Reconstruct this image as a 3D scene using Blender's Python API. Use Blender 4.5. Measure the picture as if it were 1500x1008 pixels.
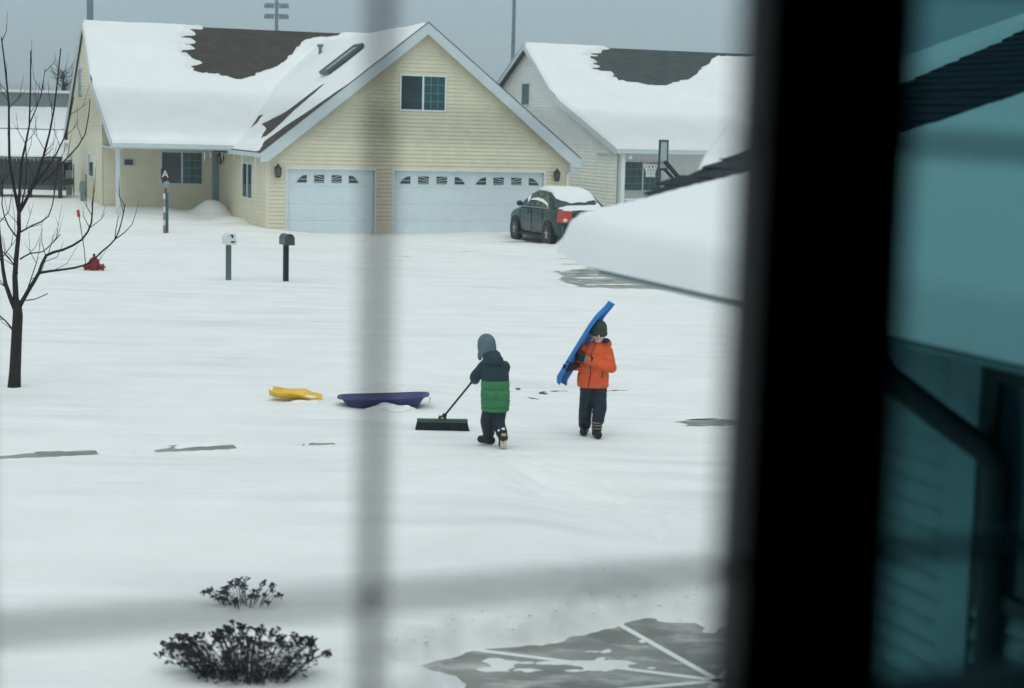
import bpy, bmesh, math, random
import numpy as np
from mathutils import Vector, Matrix
random.seed(7)
PI = math.pi; R = math.radians
S = bpy.context.scene
for o in list(bpy.data.objects): bpy.data.objects.remove(o)

# ------------------------------------------------------------------ camera
FPX, CAMH, PHOR, ROLL = 2400.0, 3.4, 190.0, 0.025      # focal length in photo pixels, eye height, horizon row
PITCH = math.atan((504 - PHOR) / FPX)
cam_d = bpy.data.cameras.new('camera'); cam = bpy.data.objects.new('camera', cam_d); S.collection.objects.link(cam)
cam_d.sensor_width = 36.0; cam_d.lens = FPX / 1500 * 36; cam_d.clip_start = 0.02; cam_d.clip_end = 3000
cam.matrix_world = Matrix.Translation((0, 0, CAMH)) @ Matrix.Rotation(PI/2 - PITCH, 4, 'X') @ Matrix.Rotation(ROLL, 4, 'Z')
cam_d.dof.use_dof = True; cam_d.dof.focus_distance = 24.0
cam_d.dof.aperture_fstop = cam_d.lens / 25.0            # 25 mm aperture: the window bars blur
S.camera = cam
# ------------------------------------------------------------------ sky, sun, exposure
SUN_EL, SUN_AZ = R(70), R(168)
wd = bpy.data.worlds.new('World'); S.world = wd; wd.use_nodes = True
nt = wd.node_tree; nt.nodes.clear()
sky = nt.nodes.new('ShaderNodeTexSky'); sky.sky_type = 'NISHITA'; sky.sun_disc = False
sky.sun_elevation = SUN_EL; sky.sun_rotation = SUN_AZ; sky.air_density = 1.0; sky.dust_density = 6.0; sky.ozone_density = 1.0
hs = nt.nodes.new('ShaderNodeHueSaturation'); hs.inputs['Saturation'].default_value = 0.25; hs.inputs['Value'].default_value = 1.0
mx = nt.nodes.new('ShaderNodeMix'); mx.data_type = 'RGBA'; mx.inputs[0].default_value = 0.8     # overcast: an even cloud layer over the clear sky
mx.inputs[7].default_value = (4.75, 6.05, 6.65, 1)
bg = nt.nodes.new('ShaderNodeBackground'); bg.inputs[1].default_value = 0.1
wo = nt.nodes.new('ShaderNodeOutputWorld')
nt.links.new(sky.outputs[0], hs.inputs['Color']); nt.links.new(hs.outputs[0], mx.inputs[6])
nt.links.new(mx.outputs[2], bg.inputs[0]); nt.links.new(bg.outputs[0], wo.inputs[0])
sl = bpy.data.lights.new('sun', 'SUN'); so = bpy.data.objects.new('sun', sl); S.collection.objects.link(so)
sl.energy = 1.3; sl.angle = R(90); sl.color = (1.0, 0.91, 0.84)
so.rotation_euler = (PI/2 - SUN_EL, 0, R(-12))
S.view_settings.view_transform = 'Standard'; S.view_settings.look = 'None'; S.view_settings.exposure = 0.16; S.view_settings.gamma = 1.0
S.view_settings.use_curve_mapping = False
S.render.engine = 'CYCLES'
S.cycles.max_bounces = 8; S.cycles.transparent_max_bounces = 12; S.cycles.use_fast_gi = False; S.cycles.volume_bounces = 0

# ------------------------------------------------------------------ pixel -> place helpers
_p = PITCH
FW = np.array([0, math.cos(_p), -math.sin(_p)]); RT0 = np.array([1., 0, 0]); UP0 = np.array([0, math.sin(_p), math.cos(_p)])
RT = RT0*math.cos(ROLL) + UP0*math.sin(ROLL); UP = -RT0*math.sin(ROLL) + UP0*math.cos(ROLL)
CP = np.array([0, 0, CAMH])
def ray(x, y): return FW + RT*(x-750)/FPX - UP*(y-504)/FPX
def hit(x, y, p0, n):
    d = ray(x, y); n = np.array(n, float); t = np.dot(np.array(p0, float)-CP, n)/np.dot(d, n); return CP + d*t
def gnd(x, y, z=0.0): return hit(x, y, (0, 0, z), (0, 0, 1))
def dep(x, y, Y): return hit(x, y, (0, Y, 0), (0, 1, 0))
class Frame:
    def __init__(s, G, phi):
        s.G = np.array(G, float); s.a = R(phi)
        s.ex = np.array([math.cos(s.a), math.sin(s.a), 0]); s.ey = np.array([-math.sin(s.a), math.cos(s.a), 0])
    def loc(s, P): v = np.array(P)-s.G; return np.array([v@s.ex, v@s.ey, v[2]])
    def w(s, u, v, z=0.0): return s.G + s.ex*u + s.ey*v + np.array([0, 0, z])
STREET = 20.0                                            # the street and all houses are turned 20 degrees

# ------------------------------------------------------------------ noise (numpy)
def vnoise(x, y, seed=0):
    x = np.asarray(x, float); y = np.asarray(y, float)
    xi = np.floor(x).astype(np.int64); yi = np.floor(y).astype(np.int64); xf = x-xi; yf = y-yi
    def h(a, b):
        n = (a*374761393 + b*668265263 + seed*974634777) & 0xffffffff
        n = ((n ^ (n >> 13))*1274126177) & 0xffffffff
        return ((n ^ (n >> 16)) & 0xffff)/65535.0
    u = xf*xf*(3-2*xf); v = yf*yf*(3-2*yf)
    return (h(xi, yi)*(1-u)+h(xi+1, yi)*u)*(1-v) + (h(xi, yi+1)*(1-u)+h(xi+1, yi+1)*u)*v
def fbm(x, y, seed=0, o=4):
    s = 0; a = .5; t = 0
    for k in range(o):
        s = s + a*vnoise(np.asarray(x)*2**k, np.asarray(y)*2**k, seed+k*13); t += a; a *= .5
    return s/t - .5
def sstep(a, b, x): t = np.clip((x-a)/(b-a), 0, 1); return t*t*(3-2*t)
def poly_sd(px, py, poly):
    """signed distance, negative inside"""
    px = np.asarray(px, float); py = np.asarray(py, float)
    d = np.full(px.shape, 1e9); ins = np.zeros(px.shape, bool); n = len(poly)
    for i in range(n):
        ax, ay = poly[i]; bx, by = poly[(i+1) % n]; ex, ey = bx-ax, by-ay
        t = np.clip(((px-ax)*ex+(py-ay)*ey)/(ex*ex+ey*ey+1e-12), 0, 1)
        d = np.minimum(d, np.hypot(px-ax-t*ex, py-ay-t*ey))
        c = ((ay > py) != (by > py)) & (px < (bx-ax)*(py-ay)/(by-ay+1e-12)+ax); ins ^= c
    return np.where(ins, -d, d)

# ------------------------------------------------------------------ materials
MATS = {}
def mat(name, col, rough=0.6, var=0.12, scale=6.0, bump=0.0, bscale=40.0, metal=0.0, spec=0.4, stretch=None, col2=None, detail=4, coat=0.0):
    if name in MATS: return MATS[name]
    m = bpy.data.materials.new(name); m.use_nodes = True; n = m.node_tree.nodes; l = m.node_tree.links
    b = n['Principled BSDF']; b.inputs['Roughness'].default_value = rough; b.inputs['Metallic'].default_value = metal
    b.inputs['Specular IOR Level'].default_value = spec; b.inputs['Coat Weight'].default_value = coat
    tc = n.new('ShaderNodeTexCoord'); mp = n.new('ShaderNodeMapping'); l.new(tc.outputs['Object'], mp.inputs[0])
    if stretch: mp.inputs['Scale'].default_value = stretch
    nz = n.new('ShaderNodeTexNoise'); nz.inputs['Scale'].default_value = scale; nz.inputs['Detail'].default_value = detail
    l.new(mp.outputs[0], nz.inputs['Vector'])
    rp = n.new('ShaderNodeValToRGB'); rp.color_ramp.elements[0].position = .3; rp.color_ramp.elements[1].position = .7
    c2 = col2 or tuple(min(1, c*(1+var)) for c in col)
    c1 = tuple(c*(1-var) for c in col) if not col2 else col
    rp.color_ramp.elements[0].color = (*c1, 1); rp.color_ramp.elements[1].color = (*c2, 1)
    l.new(nz.outputs['Fac'], rp.inputs[0]); l.new(rp.outputs[0], b.inputs['Base Color'])
    if bump:
        n2 = n.new('ShaderNodeTexNoise'); n2.inputs['Scale'].default_value = bscale; n2.inputs['Detail'].default_value = 5
        l.new(mp.outputs[0], n2.inputs['Vector'])
        bp = n.new('ShaderNodeBump'); bp.inputs['Strength'].default_value = bump; bp.inputs['Distance'].default_value = 0.02
        l.new(n2.outputs['Fac'], bp.inputs['Height']); l.new(bp.outputs[0], b.inputs['Normal'])
    MATS[name] = m; return m
def glass_mat(name, tint, refl=0.06, rough=0.02):
    m = bpy.data.materials.new(name); m.use_nodes = True; n = m.node_tree.nodes; l = m.node_tree.links; n.clear()
    out = n.new('ShaderNodeOutputMaterial'); mixn = n.new('ShaderNodeMixShader'); tr = n.new('ShaderNodeBsdfTransparent'); gl = n.new('ShaderNodeBsdfGlossy')
    tc = n.new('ShaderNodeTexCoord'); nz = n.new('ShaderNodeTexNoise'); nz.inputs['Scale'].default_value = 3; l.new(tc.outputs['Object'], nz.inputs['Vector'])
    rp = n.new('ShaderNodeValToRGB'); rp.color_ramp.elements[0].color = (*[t*.96 for t in tint], 1); rp.color_ramp.elements[1].color = (*tint, 1)
    l.new(nz.outputs['Fac'], rp.inputs[0]); l.new(rp.outputs[0], tr.inputs[0])
    gl.inputs['Roughness'].default_value = rough; mixn.inputs[0].default_value = refl
    l.new(tr.outputs[0], mixn.inputs[1]); l.new(gl.outputs[0], mixn.inputs[2]); l.new(mixn.outputs[0], out.inputs[0])
    MATS[name] = m; return m
SNOW = mat('snow', (.80, .82, .83), .75, scale=1.4, col2=(.86, .87, .87), bump=.6, bscale=9, spec=.25)
GSNOW = mat('ground_snow', (.82, .815, .80), .75, scale=1.4, col2=(.88, .875, .86), bump=.6, bscale=9, spec=.25)
def streaky(m):
    n = m.node_tree.nodes; l = m.node_tree.links; b = n['Principled BSDF']; old = b.inputs['Base Color'].links[0].from_socket
    tc = n.new('ShaderNodeTexCoord'); mp = n.new('ShaderNodeMapping'); mp.inputs['Rotation'].default_value = (0, 0, R(-16)); mp.inputs['Scale'].default_value = (.22, 2.2, 1)
    nz = n.new('ShaderNodeTexNoise'); nz.inputs['Scale'].default_value = 1.0; nz.inputs['Detail'].default_value = 7; nz.inputs['Roughness'].default_value = .62
    l.new(tc.outputs['Object'], mp.inputs[0]); l.new(mp.outputs[0], nz.inputs['Vector'])
    rp = n.new('ShaderNodeValToRGB'); rp.color_ramp.elements[0].position = .36; rp.color_ramp.elements[0].color = (.85, .865, .87, 1); rp.color_ramp.elements[1].position = .56; rp.color_ramp.elements[1].color = (1, 1, 1, 1)
    n2 = n.new('ShaderNodeTexNoise'); n2.inputs['Scale'].default_value = .35; n2.inputs['Detail'].default_value = 3; l.new(tc.outputs['Object'], n2.inputs['Vector'])
    r2 = n.new('ShaderNodeValToRGB'); r2.color_ramp.elements[0].position = .35; r2.color_ramp.elements[1].position = .62
    l.new(n2.outputs['Fac'], r2.inputs[0])
    l.new(nz.outputs['Fac'], rp.inputs[0]); mx_ = n.new('ShaderNodeMix'); mx_.data_type = 'RGBA'; mx_.blend_type = 'MULTIPLY'
    l.new(r2.outputs[0], mx_.inputs[0]); l.new(old, mx_.inputs[6]); l.new(rp.outputs[0], mx_.inputs[7]); l.new(mx_.outputs[2], b.inputs['Base Color'])
streaky(GSNOW)
SNOWR = mat('roof_snow', (.80, .82, .83), .75, scale=.8, col2=(.86, .87, .87), bump=.25, bscale=8, spec=.25)
CREAM = mat('cream_siding', (.74, .685, .52), .55, .05, 2.5, bump=.1, bscale=30)
WHITES = mat('white_siding', (.80, .82, .78), .55, .05, 2.5, bump=.1, bscale=30)
TRIM = mat('pale_trim', (.58, .66, .68), .45, .05, 3)
WTRIM = mat('white_trim', (.72, .76, .76), .45, .05, 3)
DOORM = mat('garage_door_paint', (.69, .78, .81), .45, .04, 3)
GLASSD = mat('dark_window_glass', (.008, .045, .05), .08, .5, 1.6, spec=.6, col2=(.02, .10, .11))
GLASSB = mat('window_glass_blind', (.012, .035, .045), .12, .4, 1.2, spec=.55)
MUNT = mat('teal_muntin', (.10, .30, .32), .4, .1, 4)
BLACKM = mat('black_metal', (.010, .012, .014), .35, .3, 20, spec=.5)
POLEM = mat('grey_steel_pole', (.16, .22, .25), .45, .1, 4, metal=.3)
CONC = mat('concrete', (.17, .175, .16), .75, scale=1.6, col2=(.36, .365, .335), bump=.5, bscale=70, detail=9)
def dusted(m):
    """fine snow residue blown over the paving"""
    n = m.node_tree.nodes; l = m.node_tree.links; b = n['Principled BSDF']; old = b.inputs['Base Color'].links[0].from_socket
    tc = n.new('ShaderNodeTexCoord'); mp = n.new('ShaderNodeMapping'); mp.inputs['Scale'].default_value = (1.0, 2.4, 1); mp.inputs['Rotation'].default_value = (0, 0, R(-25))
    nz = n.new('ShaderNodeTexNoise'); nz.inputs['Scale'].default_value = 1.7; nz.inputs['Detail'].default_value = 9; nz.inputs['Roughness'].default_value = .68
    l.new(tc.outputs['Object'], mp.inputs[0]); l.new(mp.outputs[0], nz.inputs['Vector'])
    rp = n.new('ShaderNodeValToRGB'); rp.color_ramp.elements[0].position = .50; rp.color_ramp.elements[0].color = (0, 0, 0, 1); rp.color_ramp.elements[1].position = .72; rp.color_ramp.elements[1].color = (.75, .75, .75, 1)
    l.new(nz.outputs['Fac'], rp.inputs[0]); mx_ = n.new('ShaderNodeMix'); mx_.data_type = 'RGBA'; l.new(rp.outputs[0], mx_.inputs[0]); l.new(old, mx_.inputs[6]); mx_.inputs[7].default_value = (.80, .81, .81, 1); l.new(mx_.outputs[2], b.inputs['Base Color'])
dusted(CONC)
ASPH = mat('asphalt', (.05, .055, .055), .85, scale=3, col2=(.09, .09, .088), bump=.4, bscale=90)
BARK = mat('bark', (.020, .017, .016), .85, .35, 14, bump=.5, bscale=40)
def shingle_mat(name, c1, c2):
    m = mat(name, c1, .9, .2, 3); n = m.node_tree.nodes; l = m.node_tree.links; b = n['Principled BSDF']
    tc = n.new('ShaderNodeTexCoord'); br = n.new('ShaderNodeTexBrick'); br.inputs['Scale'].default_value = 1.0
    br.inputs['Brick Width'].default_value = .33; br.inputs['Row Height'].default_value = .14; br.inputs['Mortar Size'].default_value = .012
    br.inputs['Color1'].default_value = (*c1, 1); br.inputs['Color2'].default_value = (*c2, 1); br.inputs['Mortar'].default_value = (*[c*.45 for c in c1], 1)
    mp = n.new('ShaderNodeMapping'); mp.inputs['Rotation'].default_value = (0, 0, 0); l.new(tc.outputs['UV'], mp.inputs[0]); l.new(mp.outputs[0], br.inputs['Vector'])
    nz = n.new('ShaderNodeTexNoise'); nz.inputs['Scale'].default_value = 2.2; nz.inputs['Detail'].default_value = 6; l.new(tc.outputs['Object'], nz.inputs['Vector'])
    mxx = n.new('ShaderNodeMix'); mxx.data_type = 'RGBA'; mxx.blend_type = 'MULTIPLY'; mxx.inputs[0].default_value = .6
    rp = n.new('ShaderNodeValToRGB'); rp.color_ramp.elements[0].color = (.55, .55, .55, 1); rp.color_ramp.elements[1].color = (1.3, 1.3, 1.3, 1)
    l.new(nz.outputs['Fac'], rp.inputs[0]); l.new(br.outputs[0], mxx.inputs[6]); l.new(rp.outputs[0], mxx.inputs[7]); l.new(mxx.outputs[2], b.inputs['Base Color'])
    return m
SHB = shingle_mat('brown_shingles', (.050, .043, .037), (.075, .064, .055))
SHG = shingle_mat('grey_green_shingles', (.050, .066, .066), (.075, .092, .09))
SHW = mat('wing_shingle', (.012, .02, .03), .9, .35, 9, bump=.4, bscale=120)

# ------------------------------------------------------------------ mesh builder
class MB:
    def __init__(s): s.v = []; s.f = []; s.uv = None; s.smooth = False
    def add(s, vs, fs):
        o = len(s.v); s.v += [tuple(map(float, p)) for p in vs]; s.f += [tuple(i+o for i in f) for f in fs]; return s
    def box(s, c, d, rz=0.0, rx=0.0, ry=0.0):
        M = Matrix.Translation(c) @ Matrix.Rotation(rz, 4, 'Z') @ Matrix.Rotation(ry, 4, 'Y') @ Matrix.Rotation(rx, 4, 'X')
        vs = [M @ Vector((x*d[0]/2, y*d[1]/2, z*d[2]/2)) for x in (-1, 1) for y in (-1, 1) for z in (-1, 1)]
        return s.add(vs, [(0, 1, 3, 2), (4, 6, 7, 5), (0, 4, 5, 1), (2, 3, 7, 6), (0, 2, 6, 4), (1, 5, 7, 3)])
    def bx(s, x0, x1, y0, y1, z0, z1): return s.box(((x0+x1)/2, (y0+y1)/2, (z0+z1)/2), (abs(x1-x0), abs(y1-y0), abs(z1-z0)))
    def bar(s, a, b, w, h, up=(0, 0, 1)):
        a = Vector(a); b = Vector(b); d = (b-a).normalized(); upv = Vector(up)
        if abs(d.dot(upv)) > .98: upv = Vector((1, 0, 0))
        sx = d.cross(upv).normalized(); sy = sx.cross(d)
        vs = [p+sx*(i*w/2)+sy*(j*h/2) for p in (a, b) for i, j in ((-1, -1), (1, -1), (1, 1), (-1, 1))]
        return s.add(vs, [(0, 1, 2, 3), (7, 6, 5, 4), (0, 4, 5, 1), (1, 5, 6, 2), (2, 6, 7, 3), (3, 7, 4, 0)])
    def tube(s, pts, rad, n=8, cap=True):
        pts = [Vector(p) for p in pts]
        if not hasattr(rad, '__len__'): rad = [rad]*len(pts)
        o = len(s.v); vs = []; fs = []; prev = None
        for i, p in enumerate(pts):
            d = (pts[min(i+1, len(pts)-1)]-pts[max(i-1, 0)])
            d = d.normalized() if d.length > 1e-9 else Vector((0, 0, 1))
            if prev is None: a = d.orthogonal().normalized()
            else:
                a = prev - d*prev.dot(d); a = a.normalized() if a.length > 1e-6 else d.orthogonal().normalized()
            prev = a; b = d.cross(a)
            for k in range(n): t = 2*PI*k/n; vs.append(p+(a*math.cos(t)+b*math.sin(t))*rad[i])
        for i in range(len(pts)-1):
            for k in range(n): k2 = (k+1) % n; fs.append((i*n+k, i*n+k2, (i+1)*n+k2, (i+1)*n+k))
        if cap: fs.append(tuple(range(n-1, -1, -1))); fs.append(tuple((len(pts)-1)*n+k for k in range(n)))
        return s.add(vs, fs)
    def prism(s, poly, a0, a1, axis='y'):
        """2-D polygon extruded along an axis; poly is (x,z) for y, (y,z) for x, (x,y) for z"""
        f = {'y': lambda p, t: (p[0], t, p[1]), 'x': lambda p, t: (t, p[0], p[1]), 'z': lambda p, t: (p[0], p[1], t)}[axis]
        n = len(poly); vs = [f(p, a0) for p in poly]+[f(p, a1) for p in poly]
        fs = [tuple(range(n)), tuple(range(2*n-1, n-1, -1))]+[(i, i+n, (i+1) % n+n, (i+1) % n) for i in range(n)]
        return s.add(vs, fs)
    def lathe(s, prof, c=(0, 0, 0), n=16, axis='z', sx=1, sy=1):
        vs = []; fs = []
        for r, z in prof:
            for k in range(n):
                t = 2*PI*k/n; p = (r*math.cos(t)*sx, r*math.sin(t)*sy, z)
                if axis == 'x': p = (p[2], p[0], p[1])
                if axis == 'y': p = (p[0], p[2], p[1])
                vs.append((p[0]+c[0], p[1]+c[1], p[2]+c[2]))
        for i in range(len(prof)-1):
            for k in range(n): k2 = (k+1) % n; fs.append((i*n+k, i*n+k2, (i+1)*n+k2, (i+1)*n+k))
        fs.append(tuple(range(n-1, -1, -1))); fs.append(tuple((len(prof)-1)*n+k for k in range(n)))
        return s.add(vs, fs)
    def ell(s, c, r, n=14, m=9, rot=None):
        M = rot or Matrix.Identity(3); vs = []; fs = []
        for j in range(m+1):
            ph = PI*j/m
            for k in range(n):
                t = 2*PI*k/n; p = M @ Vector((r[0]*math.sin(ph)*math.cos(t), r[1]*math.sin(ph)*math.sin(t), r[2]*math.cos(ph))); vs.append(p+Vector(c))
        for j in range(m):
            for k in range(n): k2 = (k+1) % n; fs.append((j*n+k, (j+1)*n+k, (j+1)*n+k2, j*n+k2))
        return s.add(vs, fs)
    def cap(s, a, b, r0, r1, n=12):
        """tapered capsule"""
        a = Vector(a); b = Vector(b); d = (b-a); L = d.length; d = d.normalized() if L > 1e-9 else Vector((0, 0, 1))
        pts = []; rr = []
        for k in range(4): t = (k+.02)/4*PI/2; pts.append(a-d*r0*math.cos(t)); rr.append(r0*math.sin(t))
        pts += [a, b]; rr += [r0, r1]
        for k in range(3, -1, -1): t = (k+.02)/4*PI/2; pts.append(b+d*r1*math.cos(t)); rr.append(r1*math.sin(t))
        return s.tube(pts, rr, n)
    def grid(s, P, close=False):
        """P: array (m,n,3)"""
        m, n = P.shape[:2]; o = len(s.v); s.v += [tuple(p) for p in P.reshape(-1, 3).tolist()]
        for i in range(m-1):
            for j in range(n-1): a = o+i*n+j; s.f.append((a, a+1, a+n+1, a+n))
        return s
    def build(s, name, m, parent=None, smooth=False, loc=None, rz=None):
        me = bpy.data.meshes.new(name); me.from_pydata(s.v, [], s.f); me.materials.append(m)
        bm = bmesh.new(); bm.from_mesh(me); bmesh.ops.recalc_face_normals(bm, faces=bm.faces); bm.to_mesh(me); bm.free()
        if smooth: me.polygons.foreach_set('use_smooth', [True]*len(me.polygons))
        o = bpy.data.objects.new(name, me); S.collection.objects.link(o)
        if parent: o.parent = parent
        if loc is not None: o.location = loc
        if rz is not None: o.rotation_euler.z = rz
        return o
def tag(o, label, cat=None, group=None, kind=None):
    if label: o['label'] = label
    if cat: o['category'] = cat
    if group: o['group'] = group
    if kind: o['kind'] = kind
    return o
def empty(name, loc=(0, 0, 0), rz=0.0):
    o = bpy.data.objects.new(name, None); S.collection.objects.link(o); o.location = loc; o.rotation_euler.z = rz; o.empty_display_size = .2; return o
def inst(src, parent, loc=(0, 0, 0), rz=0.0, name=None):
    c = src.copy(); S.collection.objects.link(c); c.parent = parent; c.location = loc; c.rotation_euler.z = rz; return c
def remesh(mb, name, m, parent=None, vox=.012, smooth=2, loc=None):
    """union the closed shapes of mb into one smooth surface"""
    me = bpy.data.meshes.new('tmp'); me.from_pydata(mb.v, [], mb.f)
    bm = bmesh.new(); bm.from_mesh(me); bmesh.ops.recalc_face_normals(bm, faces=bm.faces); bm.to_mesh(me); bm.free()
    t = bpy.data.objects.new('tmp', me); S.collection.objects.link(t)
    r = t.modifiers.new('r', 'REMESH'); r.mode = 'VOXEL'; r.voxel_size = vox
    if smooth: q = t.modifiers.new('s', 'SMOOTH'); q.iterations = smooth; q.factor = .5
    dg = bpy.context.evaluated_depsgraph_get(); dg.update()
    nm = bpy.data.meshes.new_from_object(t.evaluated_get(dg)); nm.name = name
    bpy.data.objects.remove(t); bpy.data.meshes.remove(me)
    nm.materials.clear(); nm.materials.append(m); nm.polygons.foreach_set('use_smooth', [True]*len(nm.polygons))
    o = bpy.data.objects.new(name, nm); S.collection.objects.link(o)
    if parent: o.parent = parent
    if loc is not None: o.location = loc
    return o
def lap_wall(mb, o, sd, nd, z0, z1, left, right, holes=(), course=.125, proud=.030):
    """clapboard wall; o=(x,y) start, sd along, nd outward; left/right give the s-extent at height z; holes=(s0,s1,z0,z1)"""
    zs = [z0]
    while zs[-1] < z1-1e-4: zs.append(min(z1, zs[-1]+course))
    def P(s, n, z): return (o[0]+sd[0]*s+nd[0]*n, o[1]+sd[1]*s+nd[1]*n, z)
    for a, b in zip(zs[:-1], zs[1:]):
        cuts = sorted({a, b, *[h for H in holes for h in H[2:] if a < h < b]})
        for c, d in zip(cuts[:-1], cuts[1:]):
            pc = proud*(1-(c-a)/course); pd = proud*(1-(d-a)/course)
            l0, l1, r0, r1 = left(c), left(d), right(c), right(d)
            segs = [(l0, l1, r0, r1)]
            for h in holes:
                if h[2] < (c+d)/2 < h[3]:
                    ns = []
                    for q in segs:
                        if h[1] <= min(q[0], q[1]) or h[0] >= max(q[2], q[3]): ns.append(q); continue
                        if h[0] > q[0]: ns.append((q[0], q[1], h[0], h[0]))
                        if h[1] < q[2]: ns.append((h[1], h[1], q[2], q[3]))
                    segs = ns
            for q in segs:
                if q[2]-q[0] < .001 and q[3]-q[1] < .001: continue
                mb.add([P(q[0], pc, c), P(q[2], pc, c), P(q[3], pd, d), P(q[1], pd, d), P(q[0], 0, c), P(q[2], 0, c)], [(0, 1, 2, 3), (0, 4, 5, 1)])
def heights(name, xs, ys, Z, m, parent=None, keep=None):
    """height-field sheet from 1-D coordinates and Z[len(ys),len(xs)]"""
    X, Y = np.meshgrid(xs, ys); nx, ny = len(xs), len(ys)
    co = np.stack([X, Y, Z], -1).reshape(-1, 3).astype(np.float32)
    a = (np.arange(ny-1)[:, None]*nx+np.arange(nx-1)[None, :]).reshape(-1)
    idx = np.stack([a, a+1, a+nx+1, a+nx], -1).astype(np.int32)
    if keep is not None: idx = idx[keep.reshape(-1)[idx].any(1)]
    me = bpy.data.meshes.new(name); me.vertices.add(len(co)); me.vertices.foreach_set('co', co.ravel())
    me.loops.add(idx.size); me.loops.foreach_set('vertex_index', idx.ravel())
    me.polygons.add(len(idx)); me.polygons.foreach_set('loop_start', np.arange(0, idx.size, 4, dtype=np.int32))
    me.polygons.foreach_set('use_smooth', np.ones(len(idx), bool)); me.update(calc_edges=True); me.validate()
    me.materials.append(m); o = bpy.data.objects.new(name, me); S.collection.objects.link(o)
    if parent: o.parent = parent
    return o
def roof_snow(name, parent, u0, u1, v0, v1, base, thick, step=.12, over=.05, m=None):
    """a blanket of snow on the roof surface base(u,v); thick(u,v) may go negative where shingles are bare"""
    us = np.linspace(u0-over, u1+over, max(6, int((u1-u0)/step))); vs = np.linspace(v0-over, v1+over, max(6, int((v1-v0)/step)))
    U, V = np.meshgrid(us, vs); T = thick(U, V)
    e = np.minimum(np.minimum(U-us[0], us[-1]-U), np.minimum(V-vs[0], vs[-1]-V))
    edge = np.sqrt(np.clip(e/.16, 0, 1)*(2-np.clip(e/.16, 0, 1)))
    T = np.where(T > 0, T*edge, T) - .02*(e < 1e-6)
    return heights(name, us, vs, base(U, V)+T, m or SNOWR, parent)

# ================================================================== ground, road, kerb, driveways
H1 = Frame((-7.81, 51.5, 0), STREET); H2 = Frame((3.61, 58.0, 0), STREET); KF = Frame((-1.91, 17.54, 0), STREET)
WF = Frame((1.28, 9.36, 0), STREET)                       # the wing of our own house: u towards its ridge, v away along its eave
def wpoly(px, z=0.0): return [tuple(gnd(x, y, z)[:2]) for x, y in px]
NEAR_BARE = wpoly([(585, 968), (690, 938), (770, 934), (850, 914), (905, 903), (960, 893), (1012, 896), (1035, 915), (1085, 905), (1090, 1000)]) + [(2.6, 8.6), (2.4, 6), (-.2, 6), (-.45, 8.6)] + wpoly([(640, 1020), (660, 990), (610, 985)])
H2_BARE = wpoly([(797, 394), (880, 386), (960, 378), (1100, 366), (1130, 446), (1060, 430), (960, 424), (845, 421)])
SPOTS = [((812, 568), .24, .05), ((904, 567), .16, .035), ((1052, 613), .55, .26), ((1000, 630), .15, .04), ((590, 373), .3, .12), ((684, 366), .28, .1),
         ((775, 352), 1.1, .28), ((1010, 688), .3, .03), ((960, 716), .15, .03), ((870, 384), 1.1, .2), ((845, 376), .9, .14), ((560, 341), .7, .12)]
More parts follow.
